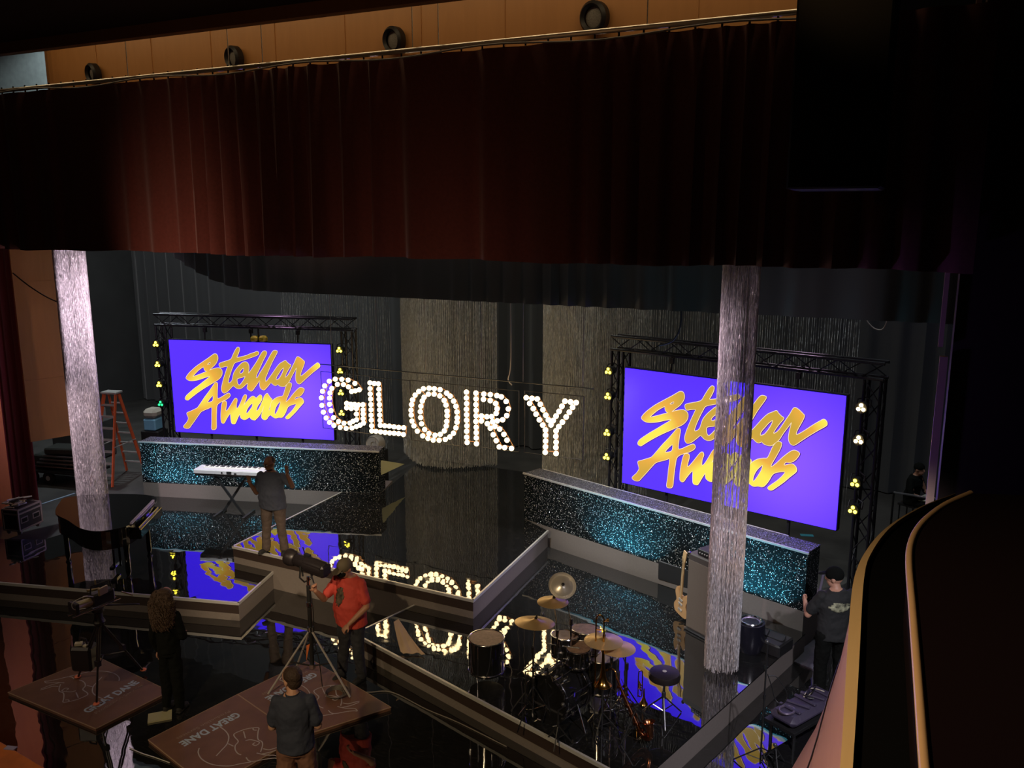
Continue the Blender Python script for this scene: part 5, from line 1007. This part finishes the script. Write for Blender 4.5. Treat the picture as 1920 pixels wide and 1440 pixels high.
for k in range(150):
    a=rr.uniform(-PI,PI); z=rr.uniform(1.25,1.72); w=.13 if z<1.6 else .13*math.sqrt(max(.05,1-((z-1.6)/.15)**2))
    if math.sin(a)>.35 and z>1.3: continue
    x=math.cos(a)*w*1.05; y=-.07+math.sin(a)*w*.75; m.sph((x,y,z),(.026,.026,.036),6,5)
o=m.build('curly_hair',BRH,t); remesh(o,.010,1)
m=MB()
for k in range(240):
    a=rr.uniform(-PI,PI); 
    if math.sin(a)>.55: continue
    L_n=rr.uniform(.25,.50); ph=rr.uniform(0,6); pts=[]; r0=rr.uniform(.009,.016)
    for q in range(26):
        f_=q/25; zz=1.765-(.02+L_n*f_*1.0)*1.02; R_=.13*math.sqrt(max(.02,1-max(0,(zz-1.62)/.155)**2)) if zz>1.62 else .138+.018*math.sin(f_*3)
        aa=a+.15*math.sin(f_*5+ph); w_=f_*30+ph
        pts.append((math.cos(aa)*R_*1.08+r0*math.cos(w_),-.055+math.sin(aa)*R_*.85-.02*f_+r0*math.sin(w_),zz))
    m.tube(pts,.0055,4)
m.build('loose_curls',BRH,t,True)
o=None
q=at(300,1345,0); setp(MB().box((q.x,q.y,.012),(.28,.20,.02),rz=.8).build('script_pages',mat('pale_paper',(.36,.34,.20),.7)),'pale folded paper lying at the feet of the woman in black','paper')
# -- man from behind with glasses, navy polo, tan shorts
NAVY=mat('navy_polo',(.035,.042,.07),.85); TAN=mat('tan_shorts',(.20,.095,.062),.8); f=at(562,1545,0)
t,J,hd,hf=build_person((f.x,f.y,0),face(view+rad(168)),'man with glasses in a navy polo seen from behind near the bottom edge',1.76,SK_L,NAVY,TAN,RUB,
 dict(ell=(-.23,.04,1.10),wrl=(-.13,.24,1.02),hdl=(.7,.6,0),pnl=(0,-.2,-1),curll=.8,elr=(.23,.03,1.10),wrr=(.12,.24,.98),hdr=(-.7,.6,0),pnr=(0,-.2,-1),curlr=.8,
 knl=(-.12,.02,.49),anl=(-.13,-.01,.08),knr=(.12,.02,.49),anr=(.13,.0,.08),facing=(-.85,.8,-.3),hem=.0,head=(-.01,.04,1.62)),belly=.05,width=.93,shorts=True)
m=MB(); f2=Vector((-.85,.8,0)).normalized(); R2=Matrix((Vector((f2.y,-f2.x,0)),f2,Vector((0,0,1)))).transposed(); m.sph(hd-f2*.022+Vector((0,0,.048)),(.092,.104,.092),16,10,R=R2); m.sph(hd-f2*.055-Vector((0,0,.008)),(.084,.062,.085),14,9,R=R2); o=m.build('short_hair',mat('brown_hair',(.05,.028,.018),.6,bump=.8,bscale=60),t,True)
m=MB(); ff=Vector((-.85,.8,-.3)).normalized(); r_=ff.cross(Vector((0,0,1))).normalized(); 
for q in(-1,1):
    c_=hd+ff*.112+r_*.036*q+Vector((0,0,.005)); m.tube([c_+r_*(.026*math.cos(a))+Vector((0,0,.02*math.sin(a))) for a in [2*PI*i/14 for i in range(14)]],.003,5,closed=True); m.tube([c_+r_*.03*q,hd+r_*.085*q+Vector((0,0,.0))],.003,5)
m.build('glasses',SILV,t,True)
MB().loft([((0,-.005,1.475),.075,.078,(0,0,1),(1,0,0)),((0,-.012,1.505),.068,.072,(0,0,1),(1,0,0))],18,caps=False).build('collar',NAVY,t,True)
m=MB(); m.box((-.16,.27,1.05),(.08,.015,.15),rot=Euler((-.5,0,0))); m.build('phone',BLK,t)
# -- man at the right in dark tee and cap
DT=mat('charcoal_tee',(.016,.018,.018),.85); f=at(1553,1312,0)
t,J,hd,hf=build_person((f.x,f.y,0),face(view+rad(172)),'man in a charcoal tee with pale back print and black cap at the right',1.83,SK_L,DT,BLKC,RUB,
 dict(ell=(-.30,.10,1.12),wrl=(-.24,.30,1.20),hdl=(.2,.9,.1),pnl=(1,0,0),curll=1.,elr=(.30,.06,1.10),wrr=(.22,.24,.95),hdr=(0,.8,-.2),pnr=(-1,0,0),curlr=.6,
 knl=(-.12,.03,.50),anl=(-.13,-.01,.08),knr=(.12,.02,.50),anr=(.14,.02,.08),facing=(-.7,.7,-.15),neck=(0,.02,1.49),head=(-.01,.05,1.61),hem=-.05),belly=.03,width=1.15)
cap(t,hd,(-.7,.7,-.15),BLKC)
PR=mat('pale_back_print',(.30,.31,.20),.8,noise=.9,nscale=18)
print_patch(t,PR,.27,.12,-.02,-.35,1.30,'back_print')
# -- far seated person with pale cloth
f=at(1712,985,0); t,J,hd,hf=build_person((f.x,f.y,-.0),face(view+rad(20)),'distant seated person in black holding a pale cloth in the right wing',1.72,SK_M,BLKC,BLKC,RUB,
 dict(pelvis=(0,-.1,.55),chest=(0,-.05,.92),neck=(0,-.02,1.10),head=(0,.02,1.22),ell=(-.25,.05,.72),wrl=(-.10,.28,.66),elr=(.25,.05,.72),wrr=(.10,.28,.66),hdl=(0,1,0),hdr=(0,1,0),pnl=(0,0,-1),pnr=(0,0,-1),
 knl=(-.13,.34,.52),anl=(-.13,.36,.08),knr=(.13,.34,.52),anr=(.13,.36,.08)),shirt_long=True,voxel=.012)
cap(t,hd,(0,1,0),BLKC,False)
m=MB(); m.box((0,.22,.64),(.34,.26,.10),bev=.045); m.build('pale_cloth',mat('pale_green_cloth',(.45,.47,.36),.9),t,True)
u=empty('folding_stool',(f.x,f.y,0),face(view+rad(20)),'small black stool under the distant seated person','stool')
m=MB(); m.box((0,-.1,.43),(.36,.34,.04)); m.build('seat',BLK,u)
for x in(-.15,.15):
    for y in(-.24,.04): MB().cyl((x,y,0),(x,y,.42),.014,n=6).build('leg',BLK,u)
# hanging cords upstage
def cord(pts,Y,r,m,label): setp(MB().tube(catmull([atY(x,y,Y) for x,y in pts],8),r,6).build('stage_cable',m),label,'cable')
PC=mat('pale_cord',(.30,.27,.24),.6)
cord([(957,560),(958,640),(957,690),(953,712),(960,722)],14.2,.012,PC,'pale cord hanging above the gap between the R and the Y')
cord([(1277,568),(1276,610),(1262,638),(1236,648)],13.9,.016,BLK,'thick black cable drooping behind the right bead column')
cord([(1621,585),(1626,602),(1640,616),(1655,617),(1664,600)],13.9,.010,PC,'thin pale cable looping at the upper right of the right screen')
# ================= CAMERA RIGS =================
# followspot on tripod
b=at(588,1296,0); t=empty('followspot',(b.x,b.y,BZ),0,'long black followspot on a chrome tripod stand beside the man in red','spotlight')
top=at(590,1085,1.62); h=1.46
MB().cyl((0,0,.28),(0,0,h),.028,n=12).build('stand_column',BLK,t); MB().cyl((0,0,.9),(0,0,h+.12),.02,n=12).build('inner_column',CHR,t)
dirs=[at(692,1318,BZ)-Vector((b.x,b.y,BZ)),at(520,1300,BZ)-Vector((b.x,b.y,BZ)),at(560,1262,BZ)-Vector((b.x,b.y,BZ))]
for dv in dirs:
    dv=Vector((dv.x,dv.y,0)); dv=dv.normalized()*.58; m=MB(); m.cyl((dv.x,dv.y,.012),(0,0,.85),.014,n=8); m.build('tripod_leg',mat('satin_aluminium',(.48,.45,.43),.4,.35),t); m=MB(); m.cyl((dv.x*.5,dv.y*.5,.43),(0,0,.32),.011,n=8); m.build('brace',BLK,t)
for z in (.32,.85,1.2): MB().cyl((0,0,z-.03),(0,0,z+.03),.04,n=12).build('collar',CHR,t)
cv=at(545,1055,1.75)-at(628,1080,1.75); dv=cv.normalized(); rz=math.atan2(dv.y,dv.x)
hd_=empty('lamp_head',(0,0,h+.30),rz); hd_.parent=t; hd_.rotation_euler=(0,rad(-4),rz)
FB=mat('followspot_black',(.02,.016,.018),.4,.3)
m=MB(); m.lathe([(.09,-.33),(.105,-.30),(.105,.0),(.085,.02),(.085,.18),(.075,.2)],ax=(1,0,0),n=18); m.v=[(x,y,z) for x,y,z in m.v]; m.build('lamp_barrel',FB,hd_,True)
m=MB(); m.box((-.16,0,.0),(.38,.19,.16),bev=.03); m.build('lamp_housing',FB,hd_)
m=MB(); m.lathe([(.078,.2),(.10,.22),(.115,.30),(.11,.34),(.095,.33),(.08,.26)],ax=(1,0,0),n=18,caps=False); m.build('lens_hood',FB,hd_,True); MB().lathe([(.001,.26),(.08,.26)],ax=(1,0,0),n=18,caps=False).build('lens',mat('lens_glass',(.1,.1,.12),.05,coat=1.),hd_)
m=MB(); m.cyl((.02,0,.08),(.05,.03,.22),.008,n=6); m.cyl((-.05,0,-.1),(-.12,0,-.24),.010,n=6); m.cyl((.1,0,-.08),(.08,0,-.2),.012,n=6); m.box((.0,0,.11),(.09,.05,.04)); m.build('handle',BLK,hd_)
m=MB(); m.tube([(0,.12,0),(0,.13,-.15),(0,.05,-.24),(0,-.05,-.24),(0,-.13,-.15),(0,-.12,0)],.012,6); m.build('yoke',BLK,hd_)
# orange tag cloth
m=MB(); m.add([(-.05,-.03,.62),(.01,-.035,.66),(-.06,-.04,.40),(-.05,-.036,.62),(.01,-.041,.66),(-.06,-.046,.40)],[(0,1,2),(3,5,4),(0,3,4,1),(1,4,5,2),(2,5,3,0)]); m.build('orange_tag',mat('orange_fabric',(.65,.16,.04),.7),t)
m=MB(); m.tube(catmull([(0,.02,h),(.06,0,1.1),(.03,.03,.7),(.10,.02,.4),(.15,0,.06)],8),.006,6); m.build('power_cord',BLK,t)
# coil of cable
q=at(628,1302,BZ); t=empty('cable_coil',(q.x,q.y,BZ),0,'coil of black cable lying on the board beside the spotlight stand','cable')
for k in range(5): m=MB(); R_=.105+.012*k; m.tube([(R_*math.cos(a)+.01*k,R_*math.sin(a),.008+.011*k) for a in [2*PI*i/24 for i in range(24)]],.007,6,closed=True); m.build('loop',mat('grey_rubber_cable',(.10,.085,.07),.5),t,True)
pts=[at(640,1296,.05),at(690,1298,.02),at(735,1298,.01),at(800,1330,.01),at(860,1355,.01),at(950,1400,.01)]
setp(MB().tube(catmull(pts,8),.007,6).build('floor_cable',mat('pale_grey_cable',(.20,.18,.16),.5)),'thin grey cable running across the floor from the coil','cable')
pts=[at(243,1402,.01),at(265,1412,.01),at(290,1420,.01),at(318,1430,.01)]
setp(MB().tube(catmull(pts,8),.006,6).build('floor_cable',mat('pale_cable2',(.5,.5,.46),.3)),'short pale cable on the floor near the bottom edge','cable')
# tripod film camera
b=at(175,1300,BZ); t=empty('film_camera',(b.x,b.y,BZ),0,'film camera rig on a black tripod with orange feet on the left board','camera')
feet=[at(181,1322,BZ),at(146,1271,BZ),at(269,1258,BZ)]; apex=Vector((0,0,1.12)); cen=Vector((b.x,b.y,BZ))
ctr=(feet[0]+feet[1]+feet[2])/3; ap=at(186,1165,1.15)-cen
ORG=mat('orange_foot',(.85,.22,.12),.5); TB=mat('tripod_black',(.018,.014,.016),.4)
for fp in feet:
    fp=fp-cen; m=MB(); mid=fp.lerp(ap,.5); sd=Vector((.02,0.0,0))
    m.cyl(fp,mid,.014,n=8); m.cyl(mid+sd,ap+sd,.013,n=8); m.cyl(mid-sd,ap-sd,.013,n=8); m.box(mid,(.07,.05,.07)); m.build('leg',TB,t); MB().sph(fp+Vector((0,0,.02)),(.042,.042,.02),12,6).build('foot',ORG,t,True)
    c3=Vector((ctr.x-cen.x,ctr.y-cen.y,.42)); m=MB(); m.cyl(fp.lerp(ap,.42),c3,.009,n=6); m.build('spreader_arm',TB,t)
MB().lathe([(.06,-.04),(.075,0),(.05,.05),(.05,.12),(.07,.14),(.07,.18)],c=ap,n=16).build('fluid_head',TB,t,True)
cd=(at(150,1150,1.35)-at(190,1120,1.45)); cd=Vector((cd.x,cd.y,0)).normalized(); rz=math.atan2(cd.y,cd.x)
cb=empty('camera_body',ap+Vector((0,0,.20)),rz); cb.parent=t
BR=mat('brassy_metal',(.42,.33,.17),.3,.8)
MB().box((-.06,0,.11),(.30,.13,.17),bev=.02).build('housing',TB,cb); m=MB(); m.lathe([(.055,.08),(.06,.12),(.062,.24),(.07,.26),(.07,.30)],c=(0,0,.1),ax=(1,0,0),n=18); m.build('lens',BR,cb,True)
MB().box((.30,0,.1),(.06,.17,.15),bev=.01).build('matte_box',TB,cb)
for s_ in(-1,1): m=MB(); m.cyl((-.28,s_*.05,.01),(.36,s_*.05,.01),.010,n=8); m.build('rod',CHR,cb)
m=MB(); m.tube([(-.2,0,.2),(-.18,0,.29),(.06,0,.30),(.08,0,.2)],.012,6); m.build('top_handle',TB,cb)
m=MB(); m.box((-.02,.12,.24),(.14,.03,.10),rz=.2,bev=.008); m.build('monitor',BR,cb); m=MB(); m.box((-.03,.102,.24),(.07,.006,.06),rz=.2); m.build('monitor_label',mat('yellow_label',(.7,.6,.1),.5),cb)
m=MB(); m.cyl((-.3,.05,.1),(-.42,.1,.02),.01,n=6); m.cyl((-.1,-.08,.1),(.12,-.1,.14),.022,n=10); m.cyl((-.1,-.1,.18),(.05,-.12,.2),.018,n=10); m.cyl((0,0,.3),(0,0,.36),.012,n=6); m.build('accessory',BR,cb)
m=MB(); m.tube(catmull([(.1,.1,.2),(.25,.18,.28),(.38,.14,.24),(.34,.08,.12),(.2,.08,.08)],6),.005,6); m.build('cable',SILV,cb)
m=MB(); m.tube([(-.1,.0,-.02),(-.45,.1,-.12),(-.5,.1,-.14)],.010,6); m.build('pan_handle',TB,cb)
# battery bag hung between legs
q=at(158,1225,.55)-cen; m=MB(); m.box((q.x,q.y,.46),(.28,.22,.34),rz=.4,bev=.03); m.build('battery_pack',TB,t); m=MB(); m.box((q.x-.05,q.y-.03,.645),(.09,.07,.03),rz=.7); m.box((q.x+.07,q.y-.02,.64),(.05,.05,.025),rz=.2); m.build('battery_plate',mat('pale_plate',(.6,.55,.38),.4),t)
m=MB(); m.tube([(q.x-.08,q.y,.62),(q.x-.06,q.y,.72),(q.x+.06,q.y,.72),(q.x+.08,q.y,.62)],.012,6); m.build('carry_handle',TB,t)
# ================= BOX SEAT PARAPET (near right) =================
RIMW=wood('pale_rim_wood',(.72,.48,.22),(.80,.55,.27),.45,(3,.3,3)); FACEW=wood('pinkish_wood_face',(.55,.27,.19),(.60,.31,.22),.5,(.3,.3,3))
zr=4.9
L_=[(1570,1520),(1575,1440),(1583,1330),(1590,1200),(1596,1120),(1603,1078),(1618,1042),(1645,1005),(1680,976),(1730,948),(1790,925)]
outer=[at(x,y,zr) for x,y in L_]; outer=catmull(outer,4); inner=[]
N=len(outer)
def offset(pts,dist):
    o=[]
    for i,p in enumerate(pts):
        d=(pts[min(i+1,len(pts)-1)]-pts[max(i-1,0)]); d.z=0; d.normalize(); o.append(p+Vector((d.y,-d.x,0))*dist)
    return o
t=empty('box_seat_parapet',(0,0,0),0,'curved wooden box seat parapet close by on the right with dark ledge','parapet')
def strip(a,b,name,m):
    n=len(a); MB().add(list(a)+list(b),[(i,i+1,n+i+1,n+i) for i in range(n-1)]).build(name,m,t,True)
L2=[(1596,1520),(1599,1440),(1606,1330),(1613,1200),(1617,1120),(1621,1078),(1629,1046),(1653,1007),(1684,977),(1732,949),(1792,925.5)]
i1=catmull([at(x,y,zr) for x,y in L2],4); i2=offset(outer,.30)
dn=[p+Vector((0,0,-.04)) for p in i1]
def solid(a,b,h,name,m):
    n=len(a); vs=list(a)+list(b)+[p-Vector((0,0,h)) for p in a]+[p-Vector((0,0,h)) for p in b]; fs=[]
    for i in range(n-1): fs+= [(i,i+1,n+i+1,n+i),(2*n+i,3*n+i,3*n+i+1,2*n+i+1),(i,2*n+i,2*n+i+1,i+1),(n+i,n+i+1,3*n+i+1,3*n+i)]
    fs+=[(0,n,3*n,2*n),(n-1,3*n-1,4*n-1,2*n-1)]
    MB().add(vs,fs).build(name,m,t,True,ang=rad(50))
solid(outer,i1,.06,'rim',RIMW)
led=[p+Vector((0,0,-.02)) for p in i1]; led2=[p+Vector((.9,0,-.02)) for p in i2]
DB=mat('black_felt_ledge',(.0012,.001,.001),1.,spec=.1)
solid(led,led2,.04,'inner_ledge',DB)
# sloping outer face below the rim
zf=3.9; fb=[at(x,y,zf) for x,y in [(1395,1600),(1485,1440),(1538,1350),(1590,1260),(1612,1222),(1640,1180),(1700,1120)]]
fb=catmull(fb,6); n=len(fb); up=[]
# match by parameter
def samp(pts,k): 
    out=[]
    for i in range(k):
        f_=i/(k-1)*(len(pts)-1); a=int(f_); b_=min(a+1,len(pts)-1); out.append(pts[a].lerp(pts[b_],f_-a))
    return out
ua=samp([p+Vector((.004,0,-.05)) for p in outer],24); ub=samp(fb,24)
ub=[Vector((p.x,p.y,zf)) for p in ub]
vs=ua+ub+[p+Vector((.05,0,0)) for p in ua]+[p+Vector((.05,0,0)) for p in ub]; K=24; fs=[]
for i in range(K-1): fs+=[(i,K+i,K+i+1,i+1),(2*K+i,2*K+i+1,3*K+i+1,3*K+i),(K+i,3*K+i,3*K+i+1,K+i+1)]
MB().add(vs,fs).build('outer_face',FACEW,t,True)
s0=ua[3].lerp(ub[3],.55); s1=ua[16].lerp(ub[16],.55); m=MB(); m.tube([ua[i].lerp(ub[i],.5)+Vector((-.003,0,0)) for i in range(2,14)],.003,5); m.build('panel_seam',BLK,t)
# second rail
zq=5.1; rl=[at(x,y,zq) for x,y in [(1745,1540),(1734,1440),(1722,1280),(1712,1150),(1705,1060),(1708,1020),(1722,990),(1745,966),(1775,945),(1820,925)]]
t=empty('box_seat_rail',(0,0,0),0,'inner curved rail with wood cap and black upholstered side near the right edge','railing')
rl=catmull(rl,5); m=MB(); m.tube(rl,.012,10); m.build('rail_cap',wood('honey_rail_wood',(.50,.30,.14),(.57,.36,.18),.35),t,True)
a=rl; b=[p-Vector((0,0,.35)) for p in rl]; c_=[p+Vector((.5,.1,.02)) for p in rl]; n=len(rl)
MB().add(a+b+c_,[(i,n+i,n+i+1,i+1) for i in range(n-1)]+[(i,i+1,2*n+i+1,2*n+i) for i in range(n-1)]).build('upholstered_side',mat('wine_black_velvet',(.005,.001,.0015),1.,spec=.1),t,True)
# orange wooden stage rail at lower left corner
a=at(-60,1352,.62); b_=at(85,1438,.62); d=b_-a
t=empty('orchestra_rail',((a.x+b_.x)/2,(a.y+b_.y)/2,0),math.atan2(d.y,d.x),'orange wooden rail corner at the bottom left of the view','railing')
MB().box((0,-.22,.31),(d.length+1.2,.44,.62),bev=.02).build('rail_top',mat('bright_orange_wood',(.85,.24,.05),.45,noise=.15,nscale=5),t)
m=MB(); m.box((.15,-.02,.626),(.12,.06,.01),rz=.4); m.build('tape_mark',mat('lilac_tape',(.45,.42,.6),.6),t)
# ================= LIGHTS =================
def spot(name,loc,target,power,col,size,blend=.6,rad_=.06):
    l=bpy.data.lights.new(name,'SPOT'); l.energy=power; l.color=col; l.spot_size=rad(size); l.spot_blend=blend; l.shadow_soft_size=rad_
    o=bpy.data.objects.new(name,l); COL.objects.link(o); o.location=loc; o.rotation_euler=(Vector(target)-Vector(loc)).to_track_quat('-Z','Y').to_euler(); return o
def area(name,loc,target,power,col,sx,sy):
    l=bpy.data.lights.new(name,'AREA'); l.shape='RECTANGLE'; l.size=sx; l.size_y=sy; l.energy=power; l.color=col
    o=bpy.data.objects.new(name,l); COL.objects.link(o); o.location=loc; o.rotation_euler=(Vector(target)-Vector(loc)).to_track_quat('-Z','Y').to_euler(); return o
# cove strip hidden behind the beam
area('cove_light',(-7.5,9.62,9.75),(-7.5,10.7,8.2),48,(1.,.72,.40),15,.10)
spot('wing_cool_light',(-15.2,12.0,10.2),(-17.0,13.2,8.6),420,(.8,.95,1.),70)
spot('left_column_light',(-12.2,9.75,4.6),(-13.78,10.5,4.4),260,(1.,.76,.90),110,.9)
spot('left_column_low_light',(-12.2,7.4,4.4),(-13.8,10.5,1.9),680,(1.,.74,.82),36,.9)
spot('right_column_light',(-2.9,9.75,4.6),(-1.95,10.5,4.4),48,(1.,.74,.86),110,.9)
spot('right_column_mid_light',(-3.0,6.2,4.8),(-1.95,10.5,3.0),230,(1.,.62,.70),30,.9)
spot('right_column_low_light',(-3.4,6.2,4.6),(-1.95,10.5,1.2),250,(1.,.68,.70),30,.9)
spot('column_amber_light',(.6,8.6,1.2),(-1.95,10.5,2.4),90,(1.,.50,.15),34,.9)
for px,pw,cz_ in ((345,470,44),(560,50,44),(790,95,44),(960,35,44)):
    q=atY(px,330,9.4); spot('valance_light',(q.x+.2,6.9,2.0),(q.x,9.4,4.8),pw,(1.,.50,.34),cz_,1.,.1)
spot('front_key',(-3.0,-3.5,9.5),(-5.6,8.9,.5),2500,(1.,.74,.42),34,.8,.15)
spot('front_key_left',(-12,-3,8.8),(-9.6,8.4,.3),900,(1.,.76,.52),40,.9,.15)
spot('parapet_key',(-3.2,-.4,8.2),(-.1,1.9,4.9),820,(1.,.74,.46),40,1.,.1)
spot('side_key',(-.9,.6,8.6),(-9.2,10.1,.5),5200,(1.,.76,.52),13,.9,.1)
spot('lilac_side_light',(1.0,7.6,4.6),(-5.5,11.6,.4),650,(.80,.72,1.),22,.9,.1)
for x in (-11.2,-7.2,-3.2): spot('border_fill_light',(x,10.3,6.9),(x,12.6,5.1),16,(.8,.9,.85),130,1.,.1)  # unseen spots added to bring out the border curtain pleats
spot('added_rim_spill',(-3.2,8.0,3.6),(-.05,3.9,4.8),60,(.35,.2,1.),40,.9,.1)  # added spot imitating the screens' purple spill on the parapet rim
spot('added_arch_spill',(-3.0,8.4,3.4),(.25,9.66,4.4),90,(.33,.2,1.),60,.9,.1)  # added spot imitating purple screen spill on the arch trims
spot('amber_arch_light',(-1.5,6.0,8.6),(.3,9.66,8.0),22,(1.,.6,.25),50,.9,.1)
spot('soffit_fill_light',(-6,2.5,7.2),(-6.5,6.5,9.2),30,(1.,.5,.22),140,1.,.1)  # unseen upward spot added to brighten the soffit
for i,(x,y,p_) in enumerate(((-13.5,14,230),(-8,14.5,260),(-3,14.5,220),(-8,18.2,230),(-13,18.5,130),(-3.5,18.5,130))):
    spot('stage_fill_light',(x,y,9.4),(x,y+.4,0),p_,(.97,.95,.84),110,.8,.12)  # added overhead fill for the stage, not visible lamps
spot('drape_fill_left',(-16,13.5,9.6),(-19.5,19.5,5.0),1100,(.95,1.,1.),118,.9,.1)  # this and the next: unseen spots added to lift the back drapes
spot('drape_fill_right',(0,13.5,9.6),(1.5,20,5.0),220,(.65,.7,1.),80,.9,.1)
spot('wing_fill_light',(-18.2,15.2,8),(-18.5,14.0,0),700,(.85,.95,1.),110,.8,.1)  # unseen fill added so the cart and wing floor show
spot('right_wing_light',(.6,15.5,8),(-.4,14.5,0),300,(.8,.9,1.),100,.8,.1)
spot('right_fill_light',(1.3,5.6,5.5),(-1.6,10.2,0.3),1100,(.95,.9,1.),50,.9,.1)  # unseen wash added to brighten the right side of the drum deck
spot('left_wood_light',(-13.5,5.0,4.6),(-16.4,9.8,3.4),120,(1.,.58,.36),40,.9)
spot('panel_light',(-14.6,8.6,7.2),(-16.2,11.2,5),20,(1.,.72,.40),55,.9)
# teal uplights sitting on the ledge at the foot of each glitter wall
def grazes(a,b,fr,pw):
    d=(b-a).normalized(); n=Vector((d.y,-d.x,0)); L=(b-a).length
    for f_ in fr:
        for k in range(-2,3):
            p=a.lerp(b,f_)+d*(.24*k); q=p+n*.34
            spot('teal_uplight',(q.x,q.y,Z2+.01),(p.x,p.y,Z2+.42),pw*(1-.18*abs(k)),(.10,.70,1.),104,.35,.02)
grazes(W0,W1,(.16,.56),15); grazes(R0,R1,(.42,.84),25)
spot('sparkle_left',(-11,10.2,5.2),(-12.4,13.2,1.0),1100,(.90,.97,1.),62,.9,.02)
spot('sparkle_right',(-5.3,10.2,5.2),(-3.6,13,1.0),1100,(.90,.97,1.),66,.9,.02)
spot('wall_top_light_left',(-14.0,15.5,6.2),(-12.3,13.3,1.5),260,(1.,.6,1.),60,.9,.05)
spot('wall_top_light_right',(-1.8,15.2,6.2),(-3.2,13,1.5),240,(1.,.65,1.),60,.9,.05)
w=bpy.data.worlds.new('world'); SC.world=w; w.use_nodes=True; w.node_tree.nodes['Background'].inputs[0].default_value=(.9,.85,1.,1); w.node_tree.nodes['Background'].inputs[1].default_value=.0012
# ================= CAMERA =================
cd_=bpy.data.cameras.new('camera'); cam=bpy.data.objects.new('camera',cd_); COL.objects.link(cam); SC.camera=cam
cam.location=(0,0,H); cam.rotation_euler=(PI/2-TH,0,YAW); cd_.sensor_width=36; cd_.lens=36*F/1920; cd_.clip_start=.05; cd_.clip_end=100
vs_=SC.view_settings; vs_.view_transform='Standard'; vs_.look='None'; vs_.gamma=1; vs_.use_curve_mapping=False; vs_.exposure=0.
SC.cycles.use_denoising=True; SC.cycles.max_bounces=6; SC.cycles.sample_clamp_indirect=6
